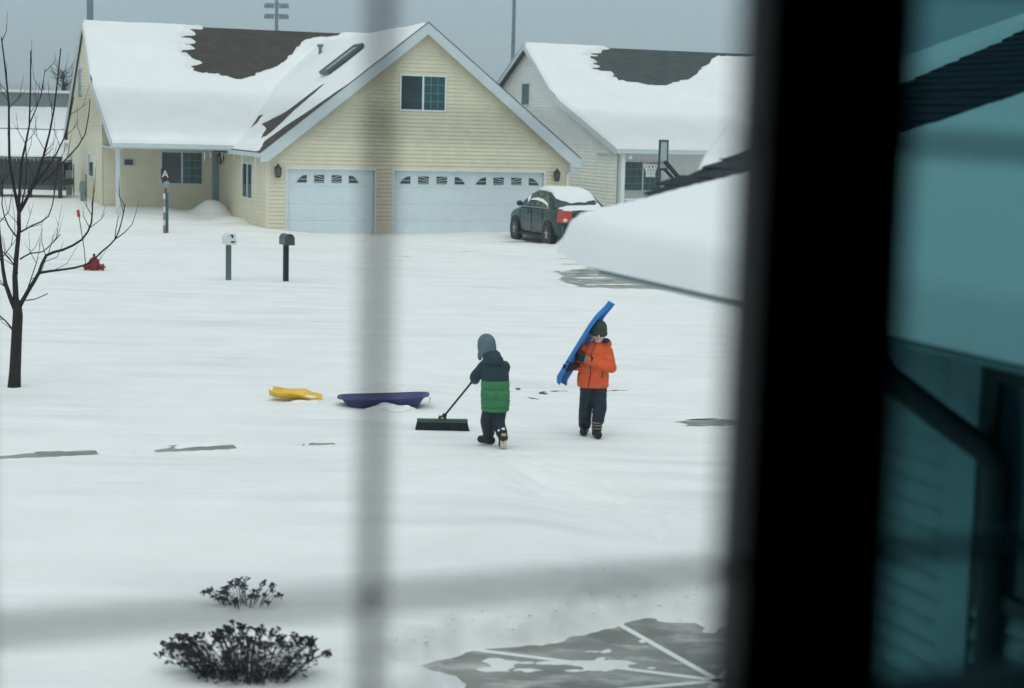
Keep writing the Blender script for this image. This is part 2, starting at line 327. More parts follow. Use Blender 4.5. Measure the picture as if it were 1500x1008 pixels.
def ground_z(x, y):
    z = .025 + .05*fbm(x/7, y/7, 3, 3) + .010*fbm(x/.7, y/.7, 9, 3)
    ks = (x-KF.G[0])*KF.ex[0]+(y-KF.G[1])*KF.ex[1]; kt = (x-KF.G[0])*KF.ey[0]+(y-KF.G[1])*KF.ey[1]
    z = z + .030*fbm(ks/2.6, kt/.30, 21, 4)*sstep(.2, 1, kt)          # drifts and plough marks run along the street
    z = z + .035*fbm(ks/5, kt/.9, 33, 3)*sstep(.2, 2, kt)
    lawn = sstep(.12, -.35, kt)*sstep(1.4, .4, x+.25*(y-12))          # the verge this side of the kerb lies deeper
    z = z + .10*lawn*sstep(-.3, -3, kt)
    wk = np.exp(-(kt/1.3)**2); z = z*(1-wk) + (-.040+.006*fbm(ks/.8, kt/.3, 35, 3))*wk   # shovelled thin along the kerb
    for (px, a, b) in SPOTS:
        c = gnd(*px); s0 = (c-KF.G)@KF.ex; t0 = (c-KF.G)@KF.ey
        w = sstep(9, 1, ((ks-s0)/(a+.4))**2+((kt-t0)/(b+.4))**2); z = z*(1-w) + (-.040+.006*fbm(ks/.8, kt/.3, 36, 3))*w
    bank = np.exp(-((y-11.75-.22*(x-.5))/.5)**2)*sstep(-1.6, -.2, x)
    z = z + bank*(.10+.16*fbm(x/.45, y/.3, 41, 4))
    u = (x-H1.G[0])*H1.ex[0]+(y-H1.G[1])*H1.ex[1]; v = (x-H1.G[0])*H1.ey[0]+(y-H1.G[1])*H1.ey[1]
    z = z + .34*sstep(2.5, 7, v)*sstep(-.1, -2.2, u)*sstep(-16, -8, u) + .16*np.exp(-((u+.6)/1.3)**2-((v-.2)/2.5)**2)
    z = z + .62*np.exp(-(((u+.55)/.62)**2+((v-6.6)/.9)**2)**1.3) + .22*np.exp(-((u+.35)/.6)**2-((v-4.2)/1.6)**2)
    def dip(mask, d=.11):
        nonlocal z
        z = z*(1-mask) + (-d)*mask
    n1 = fbm(x/.55, y/.55, 51, 5); n2 = fbm(x/.16, y/.16, 61, 3)
    d = poly_sd(x, y, NEAR_BARE) + .30*n1 + .10*n2                     # our driveway: shovelled, a thin film left in places
    film = -.055 + .07*(fbm(x/.32+7, y/.17, 71, 4)-.13) + .02*n2
    m = sstep(.22, -.06, d); z = z*(1-m) + film*m
    fk = fbm(ks/1.4, kt/.10, 81, 4)
    d = poly_sd(x, y, H2_BARE) + .8*fbm(ks/1.8, kt/.4, 91, 4)
    film = -.055 + .09*(fbm(ks/2.2, kt/.35, 92, 4)-.19+.10*sstep(5.5, 3.0, ks))
    m = sstep(.3, -.2, d); z = z*(1-m) + film*m
    m = sstep(-.03, .03, kt)*sstep(.36, .26, kt+.55*fbm(ks/.34, kt/.2, 95, 5)+.06)*sstep(.14, -.06, .75*fbm(ks/.7, kt*0+3, 97, 4)-.12+.07*np.clip(ks+3.5, 0, 8))
    dip(m, .075)
    for (px, a, b) in SPOTS:
        c = gnd(*px); s0 = (c-KF.G)@KF.ex; t0 = (c-KF.G)@KF.ey
        q = ((ks-s0)/a)**2+((kt-t0)/b)**2
        dip(sstep(1.2, .6, q+1.8*fk), .075)
    return z
TRACKS = [((735, 672), (1080, 800)), ((690, 655), (1075, 838)), ((770, 668), (1090, 772)), ((560, 470), (1080, 478)), ((0, 525), (520, 508)), ((0, 500), (700, 492)), ((60, 468), (900, 452))]
def trample(x, y):
    """ruts and footprints pressed into the snow"""
    z = np.zeros_like(x); rr = random.Random(21)
    for a, b in TRACKS:
        A = gnd(*a); B = gnd(*b); d = (B-A)[:2]; L = np.hypot(*d); d = d/L; s = (x-A[0])*d[0]+(y-A[1])*d[1]; t = -(x-A[0])*d[1]+(y-A[1])*d[0]
        t = t+.35*fbm(s/2.5, s*0+a[0], 5, 2)
        k = sstep(-.4, .6, s)*sstep(L+.4, L-.6, s)*sstep(-.16, .14, fbm(s/.8, t/.3+a[1], 15, 3))
        z -= k*(.030*np.exp(-(t/.085)**2)-.012*np.exp(-((np.abs(t)-.16)/.06)**2))
    pts = []
    for a, b, n in (((735, 655), (1000, 760), 9), ((700, 650), (560, 640), 6), ((868, 640), (1010, 655), 7), ((880, 620), (760, 560), 8), ((720, 665), (860, 690), 8), ((520, 620), (700, 665), 9), ((600, 700), (980, 740), 11), ((640, 610), (560, 560), 6), ((900, 700), (1060, 860), 10)):
        A = gnd(*a); B = gnd(*b); dr = math.atan2(B[1]-A[1], B[0]-A[0])
        for i in range(n): q = A+(B-A)*(i+.3)/n; sd_ = .10*(1 if i % 2 else -1); pts.append((q[0]-sd_*math.sin(dr)+rr.uniform(-.05, .05), q[1]+sd_*math.cos(dr)+rr.uniform(-.05, .05), dr+rr.uniform(-.3, .3), rr.uniform(.014, .035)))
    for px, py, a, h in pts:
        m = (np.abs(x-px) < .4) & (np.abs(y-py) < .4)
        if not m.any(): continue
        xx = x[m]-px; yy = y[m]-py; s = xx*math.cos(a)+yy*math.sin(a); t = -xx*math.sin(a)+yy*math.cos(a); q = (s/.13)**2+(t/.055)**2
        z[m] += -h*np.exp(-q**1.5)+h*.35*np.exp(-(np.sqrt(q)-1.7)**2*4)
    kt = (x-KF.G[0])*KF.ey[0]+(y-KF.G[1])*KF.ey[1]
    return z*(1-.85*np.exp(-(kt/1.2)**2))
def axis(parts):
    out = []
    for a, b, st in parts: out += list(np.arange(a, b, st))
    return np.array(out+[parts[-1][1]])
gx = axis([(-320, -90, 20), (-90, -30, 3), (-30, -14, .4), (-14, -6.4, .11), (-6.4, -3.6, .07), (-3.6, 3.6, .05), (3.6, 12, .11), (12, 30, .4), (30, 90, 3), (90, 320, 20)])
gy = axis([(-60, 2, 6), (2, 8.6, .3), (8.6, 13, .045), (13, 22, .06), (22, 26, .1), (26, 66, .16), (66, 100, .8), (100, 600, 12)])
GX, GY = np.meshgrid(gx, gy)
tag(heights('snowy_ground', gx, gy, ground_z(GX, GY)+trample(GX, GY), GSNOW), 'white trampled snow covering the yards and the street', kind='structure')
PZ = -.055
def sheet(name, poly, z, m, label):
    mb = MB(); n = len(poly); mb.add([(*p, z) for p in poly]+[(*p, z-.12) for p in poly], [tuple(range(n))]+[tuple(range(2*n-1, n-1, -1))]+[(i, (i+1) % n, (i+1) % n+n, i+n) for i in range(n)])
    return tag(mb.build(name, m), label, kind='structure')
def kq(s, t): p = KF.w(s, t); return (p[0], p[1])
sheet('road', [kq(-60, .62), kq(60, .62), kq(60, 15.5), kq(-60, 15.5)], -.05, ASPH, 'street asphalt under packed snow')
sheet('neighbour_driveway', [kq(2.0, 15.6), kq(40, 15.6), kq(40, 32), kq(4.5, 32)], PZ, CONC, 'grey concrete driveway across the street, half cleared of snow')
sheet('garage_driveway', [tuple(H1.w(.2, -.3)[:2]), tuple(H1.w(.2, -13.9)[:2]), tuple(H1.w(10, -13.9)[:2]), tuple(H1.w(10, -.3)[:2])], PZ-.006, CONC, 'snow covered driveway in front of the cream garage')
# kerb of separate concrete lengths
kerb = tag(empty('kerb', KF.w(0, 0), R(STREET)), 'low concrete kerb peeking out of the snow along the street', kind='structure')
kb = MB(); kb.bx(-.745, .745, .0, .60, PZ-.12, PZ).bx(-.745, .745, -.16, -.004, PZ-.12, PZ-.004)
k0 = kb.build('kerb_stone', CONC, kerb); k0.location = (-9, 0, 0)
for i in range(1, 16): inst(k0, kerb, (-9+i*1.51, 0, 0))
# our own driveway: concrete slabs that fan out round one point, joints packed with snow
dw = tag(empty('own_driveway', (1.37, 10.1, 0)), 'wet grey concrete driveway slabs with snow packed joints', kind='structure')
angs = [R(a) for a in (20, 68, 116, 162.3, 198.7, 245, 292, 338)]
for i in range(8):
    a0, a1 = angs[i], angs[(i+1) % 8]+(2*PI if i == 7 else 0); g = .017; rr = 3.4
    mid = (a0+a1)/2; off = g/math.sin((a1-a0)/2)
    pts = [(off*math.cos(mid), off*math.sin(mid))]+[(off*math.cos(mid)+rr*math.cos(a), off*math.sin(mid)+rr*math.sin(a)) for a in (a0, mid, a1)]
    mb = MB(); mb.prism(pts, PZ-.1, PZ, 'z'); mb.build('concrete_slab', CONC, dw)
mb = MB()
for a in angs: mb.bar((0, 0, PZ-.028), (3.4*math.cos(a), 3.4*math.sin(a), PZ-.028), .05, .05)
jm = mb.build('joint_snow', SNOW, dw); jm.location.z = .004
# crumbs of broken snow along the shovelled edges and behind the broom
cl = MB(); rr = random.Random(31)
def clod(x, y, r):
    z = float(gz0(x, y)); o = len(cl.v); vs = []
    for p in ((1, 0, 0), (-1, 0, 0), (0, 1, 0), (0, -1, 0), (0, 0, 1), (0, 0, -1)):
        k = r*rr.uniform(.6, 1.2); vs.append((x+p[0]*k, y+p[1]*k, z+p[2]*k*.55-r*.05))
    cl.add(vs, [(0, 2, 4), (2, 1, 4), (1, 3, 4), (3, 0, 4), (2, 0, 5), (1, 2, 5), (3, 1, 5), (0, 3, 5)])
def gz0(x, y): return ground_z(np.array([x]), np.array([y]))[0]
for k in range(110):
    i = rr.randrange(0, 8); a = NEAR_BARE[i]; b_ = NEAR_BARE[i+1]; t = rr.random(); clod(a[0]+(b_[0]-a[0])*t+rr.gauss(0, .09), a[1]+(b_[1]-a[1])*t+abs(rr.gauss(0, .22)), rr.choice((.007, .010, .014, .020)))
for k in range(60):
    c = gnd(rr.uniform(560, 720), rr.uniform(600, 640)); clod(c[0], c[1], rr.choice((.008, .012, .02)))
tag(cl.build('snow_clods', SNOW), 'crumbs of broken snow beside the shovelled driveway', kind='stuff')
# a lump ridge thrown up in front of the purple sled
def lumps(name, label, c, items, grp=None):
    mb = MB()
    for dx, dy, r, h in items: mb.ell((dx, dy, h*.25), (r, r*.8, h))
    o = remesh(mb, name, SNOW, vox=.018, smooth=2, loc=c); return tag(o, label, 'snow', grp)
c = gnd(572, 599); random.seed(3)
lumps('snow_heap', 'small heap of broken snow lumps in front of the purple sled', (c[0], c[1]-.12, 0), [(-.16, 0, .10, .045), (-.06, .03, .11, .085), (.02, .0, .10, .07), (.12, .02, .09, .055), (.20, .0, .08, .06), (.27, .03, .06, .035), (-.25, -.02, .07, .025), (.08, -.08, .12, .04)])

# ================================================================== houses
def window(parent, c, w, h, axis, out, cols=(3, 4), split=True, frame_m=None, left_plain=True, name='window'):
    """window centred at c on a wall; axis 'x' (wall along x) or 'y'; out = outward sign. window > pane, muntin"""
    fm = frame_m or WTRIM; d = .05
    r = empty(name, c); r.parent = parent
    if axis == 'y': r.rotation_euler.z = PI/2 if out > 0 else -PI/2
    else: r.rotation_euler.z = 0 if out < 0 else PI          # local -y is outward
    t = .055
    f = MB(); f.bx(-w/2-t, w/2+t, -d, .02, h/2, h/2+t).bx(-w/2-t, w/2+t, -d, .02, -h/2-t, -h/2).bx(-w/2-t, -w/2, -d, .02, -h/2, h/2).bx(w/2, w/2+t, -d, .02, -h/2, h/2)
    if split: f.bx(-.03, .03, -d+.006, .02, -h/2, h/2)
    f.build('frame', fm, r)
    halves = [(-w/2, -.03), (.03, w/2)] if split else [(-w/2, w/2)]
    for i, (a, b) in enumerate(halves):
        p = MB(); p.bx(a, b, -.02, .01, -h/2, h/2); p.build('pane', GLASSB if (i == 0 and left_plain and split) else GLASSD, r)
        if cols and not (i == 0 and left_plain and split):
            mm = MB()
            for k in range(1, cols[0]): x = a+(b-a)*k/cols[0]; mm.bx(x-.009, x+.009, -.032, -.018, -h/2, h/2)
            for k in range(1, cols[1]): z = -h/2+h*k/cols[1]; mm.bx(a, b, -.034, -.022, z-.009, z+.009)
            mm.build('muntin', MUNT, r)
    return r
def lantern(parent, c, out, name='wall_lamp'):
    """carriage lamp; out=(x,y) outward"""
    ox, oy = out; r = empty(name, c); r.parent = parent; r.rotation_euler.z = math.atan2(oy, ox)+PI/2   # local -y outward
    a = MB(); a.bx(-.06, .06, -.03, 0, -.08, .10).bar((0, 0, .06), (0, -.13, .14), .02, .02)
    a.lathe([(.015, .24), (.03, .20), (.12, .10), (.125, .085)], (0, -.14, 0), 6); a.lathe([(.07, -.2), (.085, -.18), (.085, -.165)], (0, -.14, 0), 6)
    for k in range(6): t = PI/3*k; a.bar((.112*math.cos(t), -.14+.112*math.sin(t), .09), (.08*math.cos(t), -.14+.08*math.sin(t), -.17), .014, .014)
    a.build('lamp_body', BLACKM, r)
    g = MB(); g.lathe([(.07, -.165), (.1, .085)], (0, -.14, 0), 6); g.build('lamp_glass', mat('lamp_glass', (.10, .12, .11), .15, .2, 8), r)
    return r
def downspout(parent, pts, m, w=.08, name='downspout'):
    mb = MB()
    for a, b in zip(pts[:-1], pts[1:]): mb.bar(a, b, w, w)
    return mb.build(name, m, parent)
def slab_quad(mb, p, th):
    """roof slab: four corner points, thickness measured straight down"""
    mb.add([*p, *[(q[0], q[1], q[2]-th) for q in p]], [(0, 1, 2, 3), (7, 6, 5, 4), (0, 4, 5, 1), (1, 5, 6, 2), (2, 6, 7, 3), (3, 7, 4, 0)])
def add_uv(o, fn):
    me = o.data; uv = me.uv_layers.new(name='UVMap')
    for p in me.polygons:
        for li in p.loop_indices: uv.data[li].uv = fn(me.vertices[me.loops[li].vertex_index].co)
def main_block(root, u0, u1, wu0, wu1, ev, ez, bv, bz, av, az, kv, kz, wallv, wallb, siding, shingle, sideholes, frontholes, bare, seed, sidev0, base=-.2):
    """the long block with its flared gable: eave (ev,ez), break (bv,bz), ridge (av,az), back eave (kv,kz)"""
    s1 = (bz-ez)/(bv-ev); s2 = (az-bz)/(av-bv); s3 = (az-kz)/(kv-av)
    def rz(v): return np.where(v < bv, ez+s1*(v-ev), np.where(v < av, bz+s2*(v-bv), az-s3*(v-av)))
    rf = MB()
    vv = [ev, (ev+bv)/2, bv-.5, bv+.35, (bv+av)/2+.2, av]
    for a, b in zip(vv[:-1], vv[1:]): slab_quad(rf, [(u0, a, float(rz(a))), (u1, a, float(rz(a))), (u1, b, float(rz(b))), (u0, b, float(rz(b)))], .14)
    slab_quad(rf, [(u0, av, az), (u1, av, az), (u1, kv, kz), (u0, kv, kz)], .14)
    ro = rf.build('roof', shingle, root); add_uv(ro, lambda c: (c.x, c.y*1.18))
    # rake boards, fascia, gutter
    b = MB()
    for a, c in list(zip(vv[:-1], vv[1:]))+[(av, kv)]:
        b.add([(u0-.022, a, float(rz(a))-.005), (u0-.022, c, float(rz(c))-.005), (u0-.022, c, float(rz(c))-.21), (u0-.022, a, float(rz(a))-.21),
               (u0+.005, a, float(rz(a))-.005), (u0+.005, c, float(rz(c))-.005), (u0+.005, c, float(rz(c))-.21), (u0+.005, a, float(rz(a))-.21)],
              [(0, 1, 2, 3), (7, 6, 5, 4), (0, 4, 5, 1), (2, 6, 7, 3), (1, 5, 6, 2), (0, 3, 7, 4)])
    b.build('rake_board', TRIM, root)
    g = MB(); g.bx(u0+.01, u1, ev-.10, ev+.004, ez-.17, ez-.03); g.build('gutter', TRIM, root)
    sf = MB(); sf.bx(u0+.05, u1-.05, ev+.02, wallv, ez-.21, ez-.175); sf.build('porch_ceiling', TRIM, root)
    # side (gable) wall
    w = MB()
    def vL(z):           # lowest v of the wall at height z
        if z <= ez-.2: return sidev0
        zz = z+.12
        v = ev+(zz-ez)/s1 if zz < bz else bv+(zz-bz)/s2
        return max(sidev0, min(v, av))
    def vR(z): zz = z+.12; return min(wallb, max(av, av+(az-zz)/s3))
    # s runs along +v
    lap_wall(w, (wu0, 0), (0, 1), (-1, 0), base, az-.15, vL, vR, sideholes)
    w.bx(wu0+.03, wu0+.06, sidev0, wallb, base, ez-.2)
    w.build('gable_wall', siding, root)
    w = MB(); lap_wall(w, (0, wallv), (1, 0), (0, -1), base, ez+.5, lambda z: wu0, lambda z: wu1, frontholes); w.build('front_wall', siding, root)
    w = MB(); w.bx(wu0+.1, wu1, wallb-.1, wallb, base, kz).bx(wu1-.1, wu1, wallv+.1, wallb-.1, base, ez); w.build('back_wall', siding, root)
    # snow
    def th(U, V):
        t = .14+.09*fbm(U/2.5, V/2.5, seed, 3)+.022*fbm(U/.5, V/.35, seed+2, 3)-.05*sstep(ev+.9, ev, V)
        d = poly_sd(U, V, bare) + 1.5*fbm(U/1.3, V/.13, seed+5, 4)*sstep(1.7, .5, U-bare[1][0]) + .22*fbm(U/.3, V/.16, seed+8, 4)
        return np.where(d < .25, np.minimum(t, np.maximum(d*.75, -.06)), t)
    roof_snow('roof_snow', root, u0, u1, ev-.02, av, lambda U, V: rz(V), th, .075, over=.0)
    def thb(U, V): return .16+.08*fbm(U/2.5, V/2.5, seed+3, 3)
    roof_snow('roof_snow', root, u0, u1, av+.06, kv, lambda U, V: rz(V), thb, .4)
    return rz
# ---------------------------------------------------------------- cream house
h1 = tag(empty('cream_house', H1.w(0, 0), R(STREET)), 'cream clapboard house with double garage and snow covered gable roof', 'house')
EZ, AZ, GW = 2.5, 6.70, 10.2; SLG = (AZ-EZ)/(GW/2+.23)
P1 = [(0.1, 14.95), (-.45, 13.95), (-.5, 12.9), (-.15, 12.4), (.85, 12.2), (1.4, 12.1), (2.3, 12.5), (2.9, 12.85), (3.7, 13.55), (4.3, 14.4), (5.9, 14.8), (5.9, 15.3), (.1, 15.3)]
rz1 = main_block(h1, -4.20, 8.3, -4.10, 8.0, 4.9, 2.66, 11.8, 4.80, 14.9, 7.1, 23.6, 2.6, 8.6, 22.8, CREAM, SHB,
           [(16.0, 17.4, 4.25, 5.38), (20.3, 22.0, 1.1, 1.9), (11.6, 13.6, 1.25, 2.1)], [(-2.08, -.6, 1.17, 2.31), (-3.42, -3.02, 1.80, 2.03)], P1, 5, 8.6)
window(h1, (-1.34, 8.6, 1.74), 1.42, 1.10, 'x', -1, (3, 4), frame_m=TRIM)
window(h1, (-4.10, 16.7, 4.8), 1.3, 1.1, 'y', -1, None, split=False, frame_m=TRIM)
window(h1, (-4.10, 21.1, 1.5), 1.6, .8, 'y', -1, None, split=False)
window(h1, (-4.10, 12.6, 1.68), 1.9, .82, 'y', -1, None, split=False)
v = MB(); v.bx(-3.44, -3.0, 8.54, 8.6, 1.77, 2.06); v.build('vent_frame', TRIM, h1)
v = MB(); v.bx(-3.37, -3.07, 8.50, 8.545, 1.82, 2.01); v.build('vent', mat('vent_dark', (.05, .06, .05), .6, .2, 6), h1)
pp = MB(); pp.bx(-4.02, -3.88, 5.32, 5.46, -.2, 2.52).bx(-4.06, -3.84, 5.28, 5.50, 2.40, 2.50); pp.build('porch_post', TRIM, h1)
ed = MB(); ed.bx(-.25, -.025, 8.50, 8.58, -.1, 2.42); ed.build('corner_board', mat('blue_grey_trim', (.20, .31, .33), .5, .08, 3), h1)
# garage walls
gw = MB()
DOORS = [(.66, 3.50, 2.0), (4.13, 9.30, 2.0)]
hol = [(a, b, -.3, t) for a, b, t in DOORS] + [(4.28, 5.82, 3.92, 5.06)]
def gl(z): return 0.0 if z < EZ-.12 else max(0.0, (z+.16-EZ)/SLG-.23)
def gr(z): return GW-gl(z)
lap_wall(gw, (0, 0), (1, 0), (0, -1), -.2, AZ-.25, gl, gr, hol); gw.build('garage_front_wall', CREAM, h1)
sw = MB(); lap_wall(sw, (0, 0), (0, 1), (-1, 0), -.2, EZ+.15, lambda z: 0.0, lambda z: 8.6, [(2.2, 3.95, .93, 2.08)]); sw.build('garage_side_wall', CREAM, h1)
sw = MB(); sw.bx(GW-.12, GW, .03, 9, -.2, EZ); sw.build('garage_far_wall', CREAM, h1)
cb = MB(); cb.prism([(-.024, -.022), (.10, -.022), (.10, -.002), (-.002, -.002), (-.002, .12), (-.024, .12)], -.2, EZ-.05, 'z'); cb.build('corner_board', CREAM, h1)
cb = MB(); cb.bx(GW-.1, GW+.02, -.022, -.002, -.2, EZ-.05); cb.build('corner_board', CREAM, h1)
window(h1, (0, 3.07, 1.51), 1.7, 1.10, 'y', -1, None, frame_m=WTRIM)
window(h1, (5.05, 0, 4.49), 1.46, 1.06, 'x', -1, (3, 4))
lantern(h1, (.33, -.015, 1.93), (0, -1)); lantern(h1, (9.70, -.015, 1.93), (0, -1)); lantern(h1, (-.015, 7.6, 2.12), (-1, 0))
sun_pane = mat('garage_window_glass', (.03, .05, .045), .15, .4, 5, col2=(.06, .08, .07))
for a, b, t in DOORS:
    d = empty('garage_door', (a, .12, 0)); d.parent = h1; w = b-a
    fr = MB(); fr.bx(-.055, 0, -.155, -.02, -.15, t+.055).bx(w, w+.055, -.155, -.02, -.15, t+.055).bx(0, w, -.155, -.02, t, t+.055); fr.build('door_trim', WTRIM, d)
    zs = np.linspace(-.16, t, 5)
    npan = 4 if w < 4 else 8
    for i in range(4):
        z0, z1 = zs[i]+.002, zs[i+1]-.002
        s = MB(); s.bx(.003, w-.003, 0, .05, z0, z1)
        if i < 3:
            for k in range(npan):
                x0 = w*(k+.10)/npan; x1 = w*(k+.90)/npan; s.bx(x0, x1, -.005, .002, z0+.09, z1-.09)
        s.build('door_panel', DOORM, d)
    # sunburst lights in the top panel, four to a fan
    z0, z1 = zs[3]+.12, zs[3]+.36
    fans = 1 if w < 4 else 2; fw = (w-.5)/fans if fans == 1 else (w-.36)/2
    for q in range(fans):
        x0 = (.25 if fans == 1 else .15)+q*(w/2 if fans == 2 else 0); pw = fw/4-.02
        if fans == 2: pw = (w/2-.1)/4
        for k in range(4):
            ax = x0+k*pw+pw*.12; bx = x0+(k+1)*pw-pw*.30
            if k == 0: poly = [(ax, z0), (bx, z0), (bx, z1), (ax+(bx-ax)*.62, z1-.02), (ax+(bx-ax)*.25, z1-.11)]
            elif k == 3: poly = [(ax, z0), (bx, z0), (bx-(bx-ax)*.25, z1-.11), (bx-(bx-ax)*.62, z1-.02), (ax, z1)]
            else: poly = [(ax, z0), (bx, z0), (bx, z1), (ax, z1)]
            pm = MB(); pm.prism(poly, -.012, .01, 'y'); pm.build('window_light', sun_pane, d)
            cx = x0+2*pw-pw*.09; mm = MB()
            for rr in range(3 if k in (1, 2) else 1):
                if k in (0, 3): e = (ax, z0+.10) if k == 0 else (bx, z0+.10); st = (bx, z0+.055+.05) if k == 0 else (ax, z0+.105)
                elif k == 1: st = (bx, z0+.03+.055*rr); e = (ax, z0+.035+.105*rr)
                else: st = (ax, z0+.03+.055*rr); e = (bx, z0+.035+.105*rr)
                mm.bar((st[0], -.016, st[1]), (e[0], -.016, e[1]), .014, .022, up=(0, 1, 0))
            mm.build('sunburst_bar', WTRIM, d)
# garage roof: two slopes, ridge along y
gr_o = MB(); gy0, gy1 = -.30, 13.6
def gz(u): return AZ-SLG*abs(u-GW/2)
slab_quad(gr_o, [(-.23, gy0, EZ), (GW/2, gy0, AZ), (GW/2, gy1, AZ), (-.23, gy1, EZ)], .14)
slab_quad(gr_o, [(GW/2, gy0, AZ), (GW+.23, gy0, EZ), (GW+.23, gy1, EZ), (GW/2, gy1, AZ)], .14)
go = gr_o.build('garage_roof', SHB, h1); add_uv(go, lambda c: (c.y, c.x*1.27))
rb = MB()
for sgn in (-1, 1):
    e = GW/2+sgn*(GW/2+.26); 
    rb.prism([(GW/2, AZ+.012), (e, EZ-.01), (e, EZ-.30), (e-sgn*.25, EZ-.30+.03), (GW/2, AZ-.36)], gy0-.03, gy0-.002, 'y')
rb.build('rake_board', TRIM, h1)
for sgn in (-1, 1):
    e = GW/2+sgn*(GW/2+.27); dm = MB(); dm.bar((GW/2, gy0-.02, AZ+.022), (e, gy0-.02, EZ+.004), .05, .022); dm.build('drip_edge', mat('drip_edge', (.05, .055, .06), .5, .1, 5), h1)
so_ = MB()
for sgn in (-1, 1):
    e = GW/2+sgn*(GW/2+.2)
    slab_quad(so_, [(GW/2, gy0, AZ-.18), (e, gy0, EZ-.18), (e, -.02, EZ-.18), (GW/2, -.02, AZ-.18)], .03)
so_.build('soffit', TRIM, h1)
gt = MB(); gt.bx(-.33, -.225, gy0, 5.1, EZ-.15, EZ-.02); gt.build('gutter', TRIM, h1)
downspout(h1, [(GW+.28, gy0+.1, EZ-.1), (GW+.28, gy0+.1, EZ-.3), (GW-.1, -.05, EZ-.55), (GW-.1, -.05, -.1)], WTRIM, .07)
gt = MB(); gt.bx(GW+.225, GW+.33, gy0, 9, EZ-.15, EZ-.02); gt.build('gutter', TRIM, h1)
BST = [[(.35, 7.6), (1.15, 9.0), (1.3, 6.9), (.7, 5.9)], [(.25, 2.4), (.35, 1.6), (1.3, 2.4), (2.7, 3.1), (2.6, 3.7), (1.4, 4.0), (.9, 5.2), (.7, 3.6)], [(-.25, -.35), (3.0, -.35), (2.3, .15), (1.2, .9), (.2, 1.5), (-.1, .6)]]
def thg(U, V):
    t = .08+.06*fbm(U/1.5, V/1.5, 17, 3)+.02*fbm(U/.4, V/.5, 27, 3)
    d = np.full(U.shape, 9.)
    for q in BST: d = np.minimum(d, poly_sd(U, V, q)+.3*fbm(U/.8, V/.8, 19, 3))
    return np.where(d < .2, np.minimum(t, np.maximum(d*.8, -.06)), t)*np.where((U < -.1), .8, 1)
roof_snow('roof_snow', h1, -.23, GW/2, gy0+.02, gy1, lambda U, V: AZ-SLG*np.abs(U-GW/2), thg, .1, over=.0)
roof_snow('roof_snow', h1, GW/2+.02, GW+.23, gy0+.02, gy1, lambda U, V: AZ-SLG*np.abs(U-GW/2), lambda U, V: .07+.06*fbm(U/1.5, V/1.5, 18, 3), .25, over=.0)
# skylight kerb and vent pipe on the garage slope
sk = empty('skylight', (3.55, 4.6, gz(3.55)+.12)); sk.parent = h1; sk.rotation_euler.y = -math.atan(SLG)
f = MB(); f.bx(-.75, .75, -.55, .55, -.25, .10); f.build('skylight_curb', mat('skylight_curb', (.02, .03, .03), .5, .2, 5), sk)
f = MB(); f.bx(-.80, .80, .48, .60, .02, .14).bx(-.80, .80, -.60, -.48, .02, .14).bx(.68, .8, -.48, .48, .02, .14).bx(-.8, -.68, -.48, .48, .02, .14); f.build('skylight_frame', mat('skylight_frame', (.06, .09, .09), .5, .1, 5), sk)
f = MB(); f.bx(-.68, .68, -.48, .48, .09, .12); f.build('pane', GLASSD, sk)
f = MB(); f.tube([(4.25, 11.0, gz(4.25)-.1), (4.25, 11.0, gz(4.25)+.34)], .07, 10).lathe([(.09, .30), (.14, .34), (.12, .40), (.02, .42)], (4.25, 11.0, gz(4.25)), 10); f.build('vent_pipe', POLEM, h1)
ic = mat('ice', (.72, .80, .82), .1, .05, 5, spec=.6)
for x, y, L in ((-.28, 6.4, .35), (-.28, 2.6, .4), (-.28, .4, .45), (-1.1, 5.1, .35), (-.9, 5.1, .2), (-.28, 4.2, .2)):
    m_ = MB(); m_.tube([(x, y, EZ-.13), (x, y, EZ-.13-L*.5), (x+.01, y, EZ-.13-L)], [.022, .014, .003], 6); m_.build('icicle', ic, h1)
# utility boxes and pipes by the gable wall
ut = mat('utility_grey', (.22, .28, .28), .5, .1, 6, metal=.2)
for (x, y, z1, w) in ((-4.6, 16.6, 1.35, .22), (-4.5, 12.0, 1.1, .16)):
    pz = float(ground_z(np.array([H1.w(x, y)[0]]), np.array([H1.w(x, y)[1]]))[0])
    u_ = MB(); u_.bx(-w/2, w/2, -w/2, w/2, -.3, z1-pz); u_.tube([(w*.9, .2, -.2), (w*.9, .2, z1-pz+.25)], .03, 8).bx(-w*.7, w*.7, -.16, .16, .35, .62)
    o = u_.build('utility_pedestal', ut); o.location = H1.w(x, y, pz); o.rotation_euler.z = R(STREET)
    tag(o, 'grey utility meter post beside the cream gable wall, ' + ('the one farther left' if y > 14 else 'nearer the porch corner'), 'utility box', 'utility posts')
# ---------------------------------------------------------------- white house
h2 = tag(empty('white_house', H2.w(0, 0), R(STREET)), 'white clapboard house with flared snowy roof behind the car', 'house')
P2 = [(3.6, 9.35), (2.1, 8.55), (2.3, 7.4), (3.2, 6.9), (4.7, 6.75), (6.1, 7.3), (7.6, 8.5), (8.1, 9.0), (10.5, 9.15), (10.5, 9.8), (3.6, 9.8)]
main_block(h2, -.28, 15.5, 0, 15.2, -.3, 2.85, 5.9, 4.74, 9.3, 6.8, 18.3, 2.6, 2.0, 17.6, WHITES, SHG, [(9.15, 10.05, 4.4, 5.25)], [(1.06, 2.58, 1.28, 2.36)], P2, 31, .12)
window(h2, (1.82, 2.0, 1.82), 1.46, 1.04, 'x', -1, (3, 4), left_plain=False)
window(h2, (0, 9.6, 4.83), .86, .82, 'y', -1, None, split=False, frame_m=TRIM)
window(h2, (5.6, 2.0, 1.82), 1.46, 1.04, 'x', -1, (3, 4), left_plain=False)
pp = MB(); pp.bx(.02, .16, -.18, -.04, -.2, 2.68); pp.build('porch_post', WTRIM, h2)
